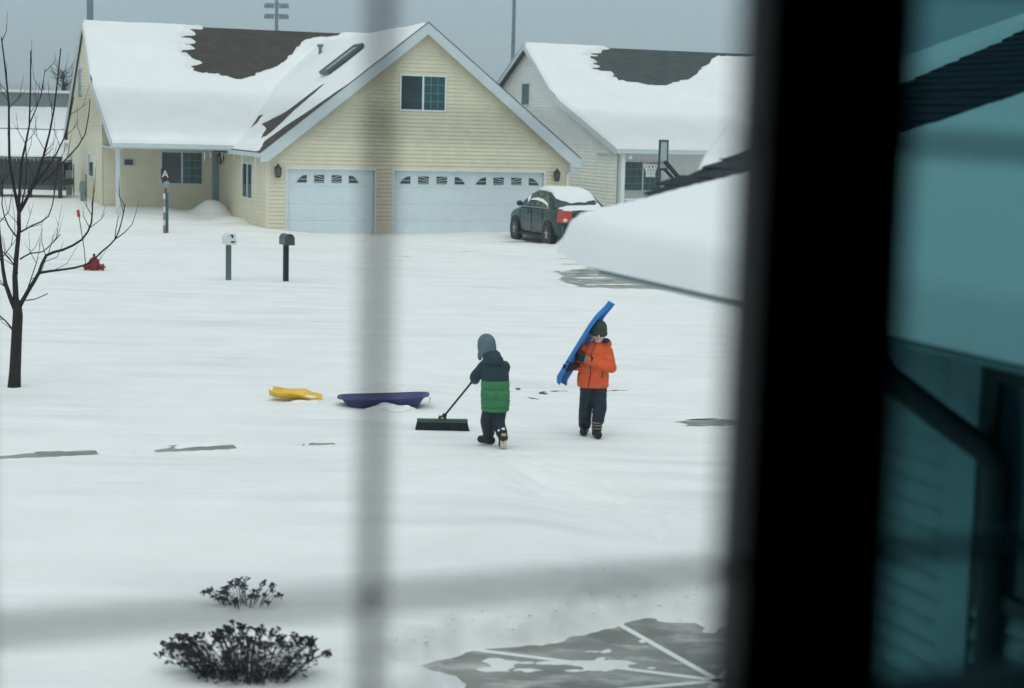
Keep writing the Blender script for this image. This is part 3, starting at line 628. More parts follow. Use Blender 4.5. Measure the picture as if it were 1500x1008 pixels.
pp = MB(); pp.bx(3.6, 3.74, -.18, -.04, -.2, 2.68); pp.build('porch_post', WTRIM, h2)
rl = MB(); rl.bx(.16, 3.6, -.15, -.07, 1.02, 1.09).bx(.16, 3.6, -.15, -.07, .16, .22); rl.build('porch_rail', WTRIM, h2)
bl = MB(); bl.bx(-.02, .02, -.13, -.09, .22, 1.02); b0 = bl.build('baluster', WTRIM, h2); b0.location.x = .3
for k in range(1, 25): inst(b0, h2, (.3+k*.13, 0, 0))
lp = MB(); lp.lathe([(.02, .14), (.07, .1), (.09, 0), (.05, -.04)], (.32, -.2, 2.50), 10); lp.build('porch_light', WTRIM, h2)
# small snow drip and bare patch near the white gable

# ================================================================== background
def at(px, py, Y): return dep(px, py, Y)
def gz1(x, y): return float(ground_z(np.array([x]), np.array([y]))[0])
# low long building far left
b1 = tag(empty('far_building', (-30, 92, 0), R(4)), 'long low grey building with a snowy roof far behind the left tree', 'building')
m_ = MB(); m_.bx(-14, 5.2, 6, 14, -.3, 4.85); m_.build('upper_wall', mat('grey_block', (.22, .27, .27), .8, .12, .5), b1)
m_ = MB(); m_.bx(-14.2, 5.4, 5.8, 14.2, 4.86, 5.02); m_.build('upper_roof_snow', SNOWR, b1)
m_ = MB(); m_.bx(-14, 4.6, 0, 5.9, -.3, 2.75); m_.build('lower_wall', mat('grey_block', (.2, .2, .2)), b1)
m_ = MB(); slab_quad(m_, [(-14.3, -.5, 2.78), (5.0, -.5, 2.78), (5.0, 5.9, 3.9), (-14.3, 5.9, 3.9)], .14); m_.build('lower_roof', mat('dark_fascia', (.05, .07, .08), .6, .2, 2), b1)
roof_snow('roof_snow', b1, -14.3, 5.0, -.4, 5.9, lambda U, V: 2.78+(V+.5)*.175, lambda U, V: .22+.1*fbm(U/2, V/2, 5, 3), .5)
# dark wooden deck with a board railing, standing on posts
dk0 = at(45, 300, 63); deck = tag(empty('wooden_deck', (at(90, 272, 63)[0], 63, 0), R(2)), 'raised dark wooden deck with vertical board railing at the left edge', 'deck')
WOOD = mat('weathered_dark_wood', (.035, .04, .04), .8, .4, 5, stretch=(1, 1, .1), bump=.3)
zt, zb = 1.90, .83
bd = MB(); bd.bx(-.072, .072, -.02, .02, zb+.25, zt-.06); q0 = bd.build('railing_board', WOOD, deck); q0.location = (-.12, 0, 0)
for k in range(1, 20): inst(q0, deck, (-.12-k*.165, .006*(k % 2), 0))
m_ = MB(); m_.bx(-3.4, .04, -.06, .06, zt-.05, zt+.05); m_.build('top_rail', WOOD, deck)
m_ = MB(); m_.bx(-3.4, .03, -.06, 1.9, zb, zb+.24); m_.build('deck_floor', WOOD, deck)
for x in (-.05, -1.2, -2.3, -3.3):
    m_ = MB(); m_.bx(x-.06, x+.06, -.10, .10, -.3, zt-.051 if x > -.1 else zb-.002); m_.build('post', WOOD, deck)
m_ = MB(); m_.ell((-1.7, 0, zt+.05), (1.75, .09, .07), 20, 8); m_.build('snow_cap', SNOWR, deck)
# snowy shed roof behind the deck
sh = tag(empty('low_shed', (at(60, 228, 70)[0], 70, 0), R(3)), 'low shed with a broad white snow roof behind the wooden deck', 'shed')
m_ = MB(); m_.bx(-4, .9, .2, 4.8, -.3, 1.55); m_.build('wall', mat('shed_wall', (.10, .12, .12), .8, .2, 2), sh)
m_ = MB(); slab_quad(m_, [(-4.3, 0, 1.6), (1.2, 0, 1.6), (1.2, 5, 2.75), (-4.3, 5, 2.75)], .12); m_.build('roof', WOOD, sh)
roof_snow('roof_snow', sh, -4.3, 1.2, 0, 5, lambda U, V: 1.6+V*.23, lambda U, V: .2+.08*fbm(U/2, V/2, 8, 3), .3)
# poles
def pole(name, px, pytop, pybot, Y, r, label, cat, head=None):
    p = at(px, pybot, Y); root = tag(empty(name, (p[0], Y, 0)), label, cat); top = at(px, pytop, Y)[2]
    m_ = MB(); m_.tube([(0, 0, -.2), (0, 0, top*.5), (0, 0, top)], [r*1.25, r*1.1, r*.9], 12); m_.build('pole_shaft', POLEM, root)
    m_ = MB(); m_.lathe([(r*2.2, -.1), (r*2.2, .12), (r*1.3, .2)], (0, 0, 0), 12); m_.build('base_flange', POLEM, root)
    return root, top
r_, t_ = pole('light_pole', 132, -45, 28, 95, .19, 'plain steel pole rising behind the pointed cream gable', 'pole')
m_ = MB(); m_.lathe([(.25, 0), (.3, .15), (.1, .3)], (0, 0, t_), 10); m_.build('pole_cap', POLEM, r_)
r_, t_ = pole('light_pole', 751, -45, 95, 95, .11, 'slim grey pole behind the white house gable', 'pole')
m_ = MB(); m_.lathe([(.15, 0), (.18, .15), (.05, .25)], (0, 0, t_), 10); m_.build('pole_cap', POLEM, r_)
r_, t_ = pole('floodlight_mast', 405, 0, 42, 150, .16, 'stadium floodlight mast with banks of lamps above the bare roof patch', 'floodlight mast')
for k in range(2):
    zz = t_-.35-k*.95
    m_ = MB(); m_.bx(-1.05, 1.05, -.05, .05, zz-.05, zz+.05); m_.build('crossbar', POLEM, r_)
    for x in (-.9, -.45, .45, .9):
        m_ = MB(); m_.lathe([(.08, .12), (.20, 0), (.24, -.25), (.2, -.3)], (x, -.12, zz-.08), 10); m_.build('floodlight', POLEM, r_)
# distant trees
def spruce(px, py, Y, h, label):
    p = at(px, py, Y); root = tag(empty('spruce_tree', (p[0], Y, p[2]-h)), label, 'tree')
    m_ = MB(); m_.tube([(0, 0, -6), (0, 0, h)], [.2, .02], 6); m_.build('trunk', BARK, root)
    rr = random.Random(int(px)); mb = MB()
    for k in range(240):
        t = rr.random()**.7; z = h*(1-t)*.98+.05; a = rr.random()*2*PI; L = (.12+t*h*.30)*(.6+.4*rr.random()); d = Vector((math.cos(a), math.sin(a), -.35))
        s_ = Vector((-math.sin(a), math.cos(a), 0))*(.06+.10*L); b_ = Vector((0, 0, z))
        mb.add([b_, b_+d*L*.6+s_, b_+d*L, b_+d*L*.6-s_], [(0, 1, 2, 3)])
    mb.build('crown', mat('spruce_needles', (.02, .035, .035), .8, .3, 4), root)
spruce(63, 118, 140, 3.2, 'small dark spruce on the skyline above the far building')
def fuzzy(px, py, Y, h, w, label):
    p = at(px, py, Y); root = tag(empty('bare_tree', (p[0], Y, 0)), label, 'tree'); H_ = p[2]; rr = random.Random(5)
    m_ = MB(); m_.tube([(0, 0, -.3), (.1, 0, H_*.5), (0, 0, H_*.85)], [.2, .14, .05], 7); m_.build('trunk', BARK, root)
    mb = MB()
    for k in range(110):
        z0 = H_*(.4+.45*rr.random()); a = rr.random()*2*PI; L = w*(.4+.6*rr.random()); e = Vector((math.cos(a)*L*.6, math.sin(a)*L*.6, z0+L*.9*rr.random()+.2))
        mid = Vector((e.x*.5+rr.uniform(-.2, .2), e.y*.5, z0+(e.z-z0)*.35)); mb.tube([(0, 0, z0), mid, e], [.035, .022, .008], 4, False)
    mb.build('crown', BARK, root)
fuzzy(92, 82, 110, 3, 2.2, 'hazy bare tree half hidden behind the cream gable')

# ================================================================== car
def build_car():
    PAINT = mat('dark_green_car_paint', (.006, .032, .034), .32, .15, 3, spec=.4, coat=.15)
    BLK = mat('black_plastic', (.010, .012, .012), .6, .2, 10); CG = mat('car_glass', (.015, .05, .05), .05, .3, 2, spec=.7, col2=(.04, .10, .10))
    TYRE = mat('tyre_rubber', (.012, .012, .013), .8, .2, 20); RIM = mat('alloy_rim', (.35, .38, .36), .35, .1, 8, metal=.6)
    c = H1.w(8.40, -3.75); root = tag(empty('parked_car', (c[0], c[1], -.035), R(STREET)), 'dark green sedan with snow on its roof parked at the garage', 'car')
    root.scale = (1.06, 1.06, 1.15)
    # lower body loft: (y, half width, z bottom, z belt, z top)
    st = [(-2.24, .60, .42, .78, .86), (-2.18, .76, .32, .88, .97), (-2.0, .83, .24, .93, 1.01), (-1.5, .86, .22, .94, 1.01), (-.8, .87, .20, .93, .99), (0, .87, .20, .91, .97), (.8, .87, .20, .88, .95), (1.2, .86, .21, .86, .94), (1.7, .84, .22, .80, .87), (2.05, .77, .25, .70, .77), (2.22, .62, .32, .60, .66), (2.28, .45, .40, .52, .57)]
    sec = []
    for y, w, zb, zl, zt in st:
        sec.append([(-w*.55, zt), (-w*.86, zl+(zt-zl)*.55), (-w, zl-.04), (-w*1.01, (zl+zb)/2+.06), (-w*.98, zb+.10), (-w*.86, zb), (w*.86, zb), (w*.98, zb+.10), (w*1.01, (zl+zb)/2+.06), (w, zl-.04), (w*.86, zl+(zt-zl)*.55), (w*.55, zt)])
    mb = MB(); n = len(sec[0]); vs = []; fs = []
    for (y, *_), s_ in zip(st, sec): vs += [(x, y, z) for x, z in s_]
    for i in range(len(st)-1):
        for k in range(n): k2 = (k+1) % n; fs.append((i*n+k, i*n+k2, (i+1)*n+k2, (i+1)*n+k))
    fs += [tuple(range(n)), tuple((len(st)-1)*n+k for k in range(n-1, -1, -1))]
    mb.add(vs, fs); body = mb.build('body', PAINT, root, smooth=True)
    # cabin
    cs = [(-1.62, .66, .99, 1.0), (-1.38, .69, .98, 1.14), (-.98, .66, .97, 1.36), (-.6, .64, .97, 1.42), (-.1, .64, .96, 1.445), (.3, .64, .95, 1.42), (.62, .66, .95, 1.30), (1.0, .70, .93, 1.08), (1.22, .72, .92, .945)]
    mb = MB(); vs = []; fs = []; n = 8
    for y, w, zb, zt in cs:
        W = .80 if zt > 1.0 else .76; k = (zt-.95)/.5; wt = W-(.20*k)
        vs += [(-W, y, zb-.05), (-W+.01, y, zb), (-wt, y, zt-.07*k), (-wt*.8, y, zt), (wt*.8, y, zt), (wt, y, zt-.07*k), (W-.01, y, zb), (W, y, zb-.05)]
    for i in range(len(cs)-1):
        for k in range(n): k2 = (k+1) % n; fs.append((i*n+k, i*n+k2, (i+1)*n+k2, (i+1)*n+k))
    fs += [tuple(range(n)), tuple((len(cs)-1)*n+k for k in range(n-1, -1, -1))]
    mb.add(vs, fs); mb.build('cabin', PAINT, root, smooth=True)
    for sx in (-1, 1):       # side glass
        for poly in ([(-.42, .985), (.0-.03, .975), (-.04, 1.345), (-.46, 1.33)], [(.03, .975), (.90, .955), (.48, 1.29), (.28, 1.335), (.02, 1.345)], [(-1.20, .995), (-.50, .985), (-.54, 1.325), (-.86, 1.28)]):
            g = MB(); vs = []
            for y, z in poly: k = (z-.95)/.5; vs.append((sx*(.815-.205*k), y, z))
            nn = len(vs); g.add(vs+[(v[0]-sx*.02, v[1], v[2]) for v in vs], [tuple(range(nn)), tuple(range(2*nn-1, nn-1, -1))]+[(i, (i+1) % nn, (i+1) % nn+nn, i+nn) for i in range(nn)]); g.build('side_window', CG, root)
        t = MB(); t.bar((sx*.815, -1.2, .965), (sx*.815, .9, .945), .012, .018); t.build('window_trim', mat('chrome', (.5, .52, .52), .2, .05, 5, metal=.9), root)
        mr = MB(); mr.ell((sx*.98, .72, 1.02), (.10, .07, .075)).bar((sx*.84, .72, .99), (sx*.95, .72, 1.0), .05, .04); mr.build('wing_mirror', PAINT, root, smooth=True)
        h = MB(); h.bar((sx*.885, -.36, .80), (sx*.885, -.54, .80), .03, .03).bar((sx*.885, .42, .79), (sx*.885, .24, .79), .03, .03); h.build('door_handle', PAINT, root)
        dl = MB()
        for y in (-.0, ): dl.bar((sx*.882, y, .93), (sx*.882, y-.02, .26), .008, .012)
        dl.bar((sx*.880, -.92, .62), (sx*.880, -.86, .93), .008, .012); dl.bar((sx*.880, .95, .92), (sx*.880, .98, .28), .008, .012); tag(dl.build('door_gap', BLK, root), None, kind='stuff')
        si = MB(); si.bar((sx*.84, -1.0, .21), (sx*.84, 1.0, .21), .06, .08); si.build('side_sill', BLK, root)
        tl = MB(); y = -2.19
        tl.add([(sx*.52, -2.255, .93), (sx*.78, -2.19, .95), (sx*.845, -2.02, .96), (sx*.86, -2.0, .66), (sx*.80, -2.2, .64), (sx*.54, -2.265, .64), (sx*.60, -2.05, .80)], [(0, 1, 4, 5), (1, 2, 3, 4), (0, 6, 2, 1), (5, 4, 3, 6), (0, 5, 6), (2, 6, 3)]); tlo = tl.build('tail_light', mat('tail_lamp_red', (.50, .055, .025), .2, .1, 10, spec=.6), root)
        rv = MB(); rv.ell((sx*.70, -2.232, .71), (.07, .03, .05)); rv.build('reversing_lamp', mat('clear_lens', (.7, .66, .6), .2, .05, 5), tlo)
        for y in (-1.32, 1.36):
            wa = MB(); wa.lathe([(.36, -.05), (.36, .05)], (sx*.855, y, .30), 20, 'x'); wa.build('wheel_arch', BLK, root)
            wr = empty('wheel', (sx*.80, y, .305)); wr.parent = root
            t = MB(); t.lathe([(.20, -.10), (.29, -.10), (.312, -.07), (.315, 0), (.312, .07), (.29, .10), (.20, .10)], (0, 0, 0), 24, 'x'); t.build('tyre', TYRE, wr, smooth=True)
            rm = MB(); rm.lathe([(.205, sx*.070), (.205, sx*.105), (.185, sx*.105), (.18, sx*.075)], (0, 0, 0), 24, 'x').lathe([(.06, sx*.06), (.05, sx*.112)], (0, 0, 0), 12, 'x')
            for k in range(5): a = 2*PI*k/5+.3; rm.bar((sx*.098, 0, 0), (sx*.094, .19*math.cos(a), .19*math.sin(a)), .06, .02, up=(1, 0, 0))
            rm.build('rim', RIM, wr)
    bp = MB(); bp.bx(-.78, .78, -2.30, -2.16, .36, .56); bp.build('rear_bumper', PAINT, root)
    pl = MB(); pl.bx(-.17, .17, -2.285, -2.262, .70, .82); pl.build('number_plate_recess', BLK, root)
    # snow blanket over roof, rear window and boot
    def top(U, V):
        ys = np.array([-2.2, -2.05, -1.62, -1.38, -.98, -.6, -.1, .3, .62, 1.0, 1.22, 1.6]); zs = np.array([.93, 1.0, 1.01, 1.14, 1.36, 1.42, 1.445, 1.42, 1.30, 1.08, .955, .9])
        z = np.interp(V, ys, zs); return z - .05*(np.abs(U)/.6)**4
    us = np.linspace(-.80, .80, 40); vs = np.linspace(-2.2, .55, 70); U, V = np.meshgrid(us, vs)
    half = np.interp(V, [-2.2, -2.0, -1.6, -1.3, -.98, -.5, .5], [.72, .78, .74, .64, .60, .56, .55])
    T = .075+.05*fbm(U/.5, V/.5, 3, 3); T = np.where(np.abs(U) > half, -.14, T*np.sqrt(np.clip((half-np.abs(U))/.10, 0, 1)))
    T = T*np.where(V < -2.12, .6, 1)*np.where(V > .48, .0, 1)
    streak = poly_sd(U, V, [(-.55, -1.62), (.45, -1.50), (.50, -1.34), (-.2, -1.40), (-.6, -1.28)])+.14*fbm(U/.22, V/.14, 6, 4)
    T = np.where(streak < .12, np.minimum(T, np.maximum(streak*.6, -.03)), T)
    heights('snow_cover', us, vs, top(U, V)+T, SNOWR, root)
    return root
build_car()

# ================================================================== basketball hoop
hp = at(1003, 300, 47.3); hoop = tag(empty('basketball_hoop', (hp[0], hp[1], -.02), R(-16)), 'portable basketball hoop with clear backboard and white net', 'basketball hoop')
# local: the backboard faces -x
HB = MB(); HB.tube([(0, 0, 0), (0, 0, 1.2), (-.02, 0, 2.0)], .05, 10); HB.build('pole', BLACKM, hoop)
HB = MB(); HB.bx(-.35, .55, -.4, .4, -.1, .16); HB.build('base', BLACKM, hoop)
for s_ in (-.12, .12):
    HB = MB(); HB.bar((0, s_, 1.95), (-.62, s_, 2.62), .05, .09); HB.bar((0, s_, 1.75), (-.62, s_, 2.40), .04, .06); HB.build('support_arm', BLACKM, hoop)
bbz0, bbz1 = 2.36, 3.24; bx_ = -.70
HB = MB(); HB.bx(bx_, bx_+.05, -.62, -.55, bbz0, bbz1).bx(bx_, bx_+.05, .55, .62, bbz0, bbz1).bx(bx_, bx_+.05, -.55, .55, bbz1-.07, bbz1).bx(bx_, bx_+.05, -.55, .55, bbz0, bbz0+.07); HB.build('backboard_frame', mat('hoop_frame', (.03, .05, .06), .5, .2, 5), hoop)
HB = MB(); HB.bx(bx_+.01, bx_+.03, -.55, .55, bbz0+.07, bbz1-.07); HB.build('backboard_panel', mat('backboard_panel', (.33, .43, .47), .25, .06, 3), hoop)
HB = MB()
for y in (-.20, .20): HB.bx(bx_-.005, bx_+.005, y-.025, y+.025, bbz0+.36, bbz1-.12)
HB.bx(bx_-.005, bx_+.005, -.175, .175, bbz0+.33, bbz0+.36).bx(bx_-.005, bx_+.005, -.175, .175, bbz1-.14, bbz1-.12)
HB.build('target_square', mat('hoop_mark', (.07, .13, .15), .5, .1, 5), hoop)
rc = (bx_-.33, 0, bbz0+.20); rm = MB(); pts = [(rc[0]+.22*math.cos(t), .22*math.sin(t), rc[2]) for t in np.linspace(0, 2*PI, 25)]
rm.tube(pts, .014, 6, False).bx(bx_-.12, bx_, -.07, .07, rc[2]-.05, rc[2]+.03); rm.build('rim', mat('rim_red', (.35, .09, .07), .5, .1, 5), hoop)
nm = MB()
for k in range(12):
    for dk in (-1, 1):
        pp_ = []
        for j in range(5): a = 2*PI*(k+dk*j*.5)/12; q = [.22, .185, .15, .125, .13][j]; pp_.append((rc[0]+q*math.cos(a), q*math.sin(a), rc[2]-.10*j))
        nm.tube(pp_, .011, 4, False)
nm.build('net', mat('net_white', (.75, .76, .73), .8, .05, 5), hoop)

# ================================================================== mailboxes
def mailbox(px, py, rz, bm, pm, label, white):
    c = gnd(px, py); root = tag(empty('mailbox', (c[0], c[1], gz1(c[0], c[1])), rz), label, 'mailbox', 'mailboxes on posts at the street')
    m_ = MB(); m_.box((0, .02, .36), (.10, .10, 1.1)); m_.build('post', pm, root)
    prof = [(-.105, 0), (.105, 0), (.105, .13)]+[(.105*math.cos(t), .13+.105*math.sin(t)) for t in np.linspace(.25, PI-.25, 7)]+[(-.105, .13)]
    z0 = .80 if not white else .78
    m_ = MB(); m_.prism([(x, z+z0) for x, z in prof], -.22, .18, 'y'); m_.build('box', bm, root)
    m_ = MB(); m_.prism([(x*1.06, (z-.1)*1.05+.1+z0) for x, z in prof], -.245, -.222, 'y'); d = m_.build('door', bm, root)
    m_ = MB(); m_.box((0, -.255, z0+.20), (.04, .02, .03)); m_.build('latch', BLACKM, d)
    m_ = MB(); m_.box((.112, .0, z0+.13), (.012, .05, .16)).box((.112, -.05, z0+.19), (.012, .1, .05)); m_.build('flag', mat('flag', (.05, .05, .05)) if white else bm, root)
    if white:
        m_ = MB(); m_.box((.03, -.25, z0+.06), (.09, .008, .03)); m_.build('number_plate', BLACKM, root)
        m_ = MB(); m_.box((.02, -.25, z0+.175), (.03, .01, .06)); m_.build('handle', BLACKM, root)
    return root
mailbox(335, 412, R(24), mat('mailbox_white', (.66, .70, .70), .5, .06, 5), mat('grey_post', (.11, .15, .15), .8, .2, 6, stretch=(1, 1, .2)), 'white mailbox on a grey wooden post', True)
mailbox(419, 414, R(26), mat('mailbox_dark', (.035, .06, .07), .35, .15, 6), mat('black_post', (.006, .010, .016), .6, .2, 6), 'dark mailbox on a black post, right of the white one', False)

# ================================================================== hydrant, marker post
c = gnd(138, 397); hy = tag(empty('fire_hydrant', (c[0], c[1], gz1(c[0], c[1])-.30), R(10)), 'red fire hydrant almost buried in snow left of the mailboxes', 'fire hydrant')
RED = mat('hydrant_red', (.20, .018, .015), .5, .25, 8)
m_ = MB(); m_.lathe([(.10, 0), (.10, .40), (.135, .41), (.135, .45), (.12, .47), (.11, .53), (.07, .58), (.03, .60), (.03, .66), (.022, .68)], (0, 0, 0), 16); m_.build('barrel', RED, hy, smooth=False)
for a in (0, PI, -PI/2):
    m_ = MB(); m_.lathe([(.06, .08), (.06, .17), (.075, .175), (.075, .215), (.025, .22), (.02, .25)], (0, 0, 0), 12, 'x'); o = m_.build('nozzle_cap', RED, hy); o.location.z = .38; o.rotation_euler.z = a
m_ = MB(); m_.tube([(-.18, .02, .30), (-.22, .02, .8), (-.33, .02, 1.55)], .010, 6); rd = m_.build('marker_rod', BLACKM, hy)
m_ = MB(); m_.tube([(-.325, .02, 1.50), (-.345, .02, 1.66)], [.035, .03], 8); m_.build('rod_tip', mat('rod_red', (.35, .02, .03), .5, .1, 5), rd)
c = gnd(243, 338, .1); mp_ = tag(empty('marker_post', (c[0], c[1], gz1(c[0], c[1]))), 'slim red and white striped marker post with a small sign in front of the porch', 'marker post')
m_ = MB(); m_.bx(-.07, .07, -.05, .05, -.2, 1.22); m_.build('post', mat('post_teal', (.02, .10, .11), .6, .1, 5), mp_)
for k in range(6):
    m_ = MB(); m_.bx(-.072, -.0, -.062, -.051, .02+k*.2, .20+k*.2); m_.build('stripe', mat('stripe_pink', (.42, .16, .17), .6, .1, 6) if k % 2 == 0 else mat('stripe_white', (.62, .58, .58), .6, .1, 6), mp_)
m_ = MB(); m_.bx(-.02, .02, -.02, .02, 1.22, 1.42); m_.build('stem', BLACKM, mp_)
m_ = MB(); m_.ell((.03, 0, 1.46), (.10, .05, .12)); m_.build('finial', mat('finial_grey', (.25, .30, .31), .6, .1, 5), mp_, smooth=True)
m_ = MB(); m_.bx(-.03, .03, -.015, .015, 1.5, 1.62).bx(-.14, .14, -.03, .0, 1.62, 1.95); sg = m_.build('sign_plate', mat('sign_dark', (.02, .012, .02), .5, .1, 5), mp_)
tx = bpy.data.curves.new('letter', 'FONT'); tx.body = 'A'; tx.size = .30; tx.extrude = .004; tx.align_x = 'CENTER'
to = bpy.data.objects.new('letter', tx); S.collection.objects.link(to); dgx = bpy.context.evaluated_depsgraph_get(); dgx.update()
tm = bpy.data.meshes.new_from_object(to.evaluated_get(dgx)); bpy.data.objects.remove(to); lo = bpy.data.objects.new('letter', tm); S.collection.objects.link(lo)
tm.materials.clear(); tm.materials.append(mat('letter_white', (.75, .68, .70), .5, .04, 5)); lo.parent = sg; lo.rotation_euler.x = PI/2; lo.location = (-.01, -.036, 1.68)

# ================================================================== young tree at the left
tb = gnd(20, 570); TY = tb[1]
tree = tag(empty('young_tree', (tb[0], tb[1], 0)), 'bare young tree with upswept branches at the left edge', 'tree')
TR = random.Random(11)
def tp(px, py, dy=0.0): p = dep(px, py, TY+dy); return Vector((p[0]-tb[0], p[1]-tb[1], p[2]))
def limb(mb, pix, r0, r1, dy0=0.0, dy1=0.0, n=7):
    k = len(pix); pts = []
    for i, (x, y) in enumerate(pix): t = i/(k-1); pts.append(tp(x, y, dy0+(dy1-dy0)*t))
    # smooth a little
    q = []
    for i in range(k-1):
        for t in (0, .5): 
            a = pts[max(i-1, 0)]; b = pts[i]; c_ = pts[i+1]; d = pts[min(i+2, k-1)]
            q.append(.5*((2*b)+(c_-a)*t+(2*a-5*b+4*c_-d)*t*t+(3*b-a-3*c_+d)*t**3))
    q.append(pts[-1]); N = len(q); mb.tube(q, [r0+(r1-r0)*(i/(N-1))**.8 for i in range(N)], n)
    return q
def twigs(mb, q, r, num, L, up=.7):
    for _ in range(num):
        i = TR.randrange(max(1, len(q)//4), len(q)); b = q[i-1].lerp(q[i], TR.random()); d = (q[i]-q[i-1]).normalized()
        o = Vector((TR.uniform(-1, 1), TR.uniform(-1, 1), TR.uniform(-.1, .6))); o = (o-d*o.dot(d)).normalized()
        e1 = b+(d*.6+o*.6).normalized()*L*.5; e2 = e1+(d*.5+o*.25+Vector((0, 0, up))).normalized()*L*TR.uniform(.3, .8)
        mb.tube([b, e1, e2], [r, r*.75, r*.35], 5)
        if TR.random() < .4: mb.tube([e1, e1+(o*.5+Vector((0, 0, .6))).normalized()*L*.35], [r*.7, r*.3], 4)
m_ = MB(); m_.tube([tp(20, 580), tp(22, 545), tp(24, 500), tp(26, 462), tp(25, 440)], [.088, .072, .066, .062, .05], 12); m_.build('trunk', BARK, tree, smooth=True)
LIMBS = [([(25, 458), (22, 405), (26, 357), (28, 311), (14, 240), (13, 152), (2, 54)], .050, .008, 0, .1, 9),
         ([(27, 330), (31, 240), (43, 184), (45, 74)], .026, .007, 0, -.15, 6),
         ([(28, 311), (45, 280), (64, 228), (79, 162), (89, 71)], .030, .007, 0, .25, 9),
         ([(48, 275), (70, 245), (94, 202), (108, 142)], .018, .006, .1, .3, 6),
         ([(62, 268), (101, 229), (125, 196), (132, 145)], .015, .005, .1, .0, 5),
         ([(28, 450), (42, 425), (57, 400), (68, 374), (92, 366), (120, 351), (134, 326), (135, 296)], .036, .008, 0, -.35, 8),
         ([(57, 400), (75, 397), (92, 395), (126, 388), (150, 368), (169, 350), (178, 325), (183, 300)], .022, .006, -.1, -.4, 4),
         ([(169, 350), (182, 341), (194, 328)], .010, .004, -.33, -.4, 1),
         ([(168, 352), (170, 335), (174, 315)], .008, .004, -.33, -.3, 0),
         ([(22, 452), (8, 415), (2, 370), (-4, 300), (-8, 200)], .040, .010, 0, -.2, 8),
         ([(20, 485), (8, 470), (-6, 458)], .016, .006, 0, -.1, 2),
         ([(29, 380), (45, 371), (62, 369), (78, 355), (89, 343)], .013, .005, 0, .2, 4),
         ([(30, 340), (48, 330), (71, 317), (80, 282), (84, 240)], .014, .005, 0, .3, 5),
         ([(26, 400), (15, 380), (4, 368)], .012, .005, 0, .2, 2), ([(35, 440), (45, 410), (55, 380)], .012, .005, 0, .2, 3),
         ([(27, 350), (12, 330), (3, 300), (5, 255)], .014, .005, 0, -.2, 4), ([(44, 180), (60, 140), (66, 100)], .010, .004, -.1, -.1, 3),
         ([(70, 430), (52, 438), (38, 440)], .006, .008, -.1, 0, 0), ([(28, 311), (38, 270), (38, 215), (40, 200)], .014, .005, 0, -.3, 3)]
for pix, r0, r1, d0, d1, nt_ in LIMBS:
    m_ = MB(); q = limb(m_, pix, r0*.85, r1, d0, d1); twigs(m_, q, max(.0045, r1*.7), nt_, .38); m_.build('branch', BARK, tree, smooth=True)

# ================================================================== dried sedum plants
def sedum(cx, cy, W, D, Hh, n, seed, label, dense):
    z0 = gz1(cx, cy); rr = random.Random(seed); root = tag(empty('dried_plant', (cx, cy, z0)), label, 'plant', 'dried garden plants')
    st = MB(); hd = MB(); lf = MB()
    for k in range(n):
        a = rr.random()*2*PI; q = math.sqrt(rr.random()); bx_, by_ = q*.45*W*math.cos(a)*.5, q*.45*D*math.sin(a)*.5
        tx_, ty_ = q*W*.5*math.cos(a), q*D*.5*math.sin(a); h = Hh*(1-.45*q*q)*(rr.uniform(.62, 1.0) if dense else rr.uniform(.22, 1.0)); 
        p0 = Vector((bx_, by_, -.06)); p2 = Vector((tx_+rr.uniform(-.03, .03), ty_, h)); p1 = p0.lerp(p2, .55)+Vector((0, 0, .04))
        st.tube([p0, p1, p2], [.0035, .003, .002], 4, False)
        for j in range(rr.randint(5, 8)):          # a flat ragged umbel of little clusters
            aa = rr.random()*2*PI; r = rr.uniform(.004, .030); c_ = p2+Vector((r*math.cos(aa), r*math.sin(aa), rr.uniform(-.006, .008)))
            s_ = rr.uniform(.006, .012); hd.ell(c_, (s_, s_, s_*.6), 6, 4); st.tube([p2-Vector((0, 0, .03)), c_], [.0015, .0015], 3, False)
        if dense:
            for j in range(5):
                t = rr.uniform(.15, .9); b = p0.lerp(p2, t); aa = rr.random()*2*PI; d = Vector((math.cos(aa), math.sin(aa), rr.uniform(-.5, .3)))*rr.uniform(.03, .07); s_ = d.cross(Vector((0, 0, 1))).normalized()*.012
                lf.add([b, b+d*.5+s_, b+d, b+d*.5-s_], [(0, 1, 2, 3)])
    SM = mat('dry_stem', (.045, .045, .05), .85, .3, 20); HM = mat('dry_seed_head', (.028, .024, .032), .9, .4, 30)
    tag(st.build('stems', SM, root), None, kind='stuff'); tag(hd.build('seed_heads', HM, root), None, kind='stuff')
    if dense: tag(lf.build('dead_leaves', mat('dead_leaf', (.04, .04, .042), .9, .5, 20), root), None, kind='stuff')
p = gnd(358, 893, .1); sedum(p[0], p[1], .56, .34, .20, 40, 4, 'sparse dried flower clump poking out of the snow', False)
p = gnd(362, 1000, .08); sedum(p[0], p[1]-.02, 1.02, .50, .33, 150, 9, 'larger dark dried flower clump at the bottom edge', True)

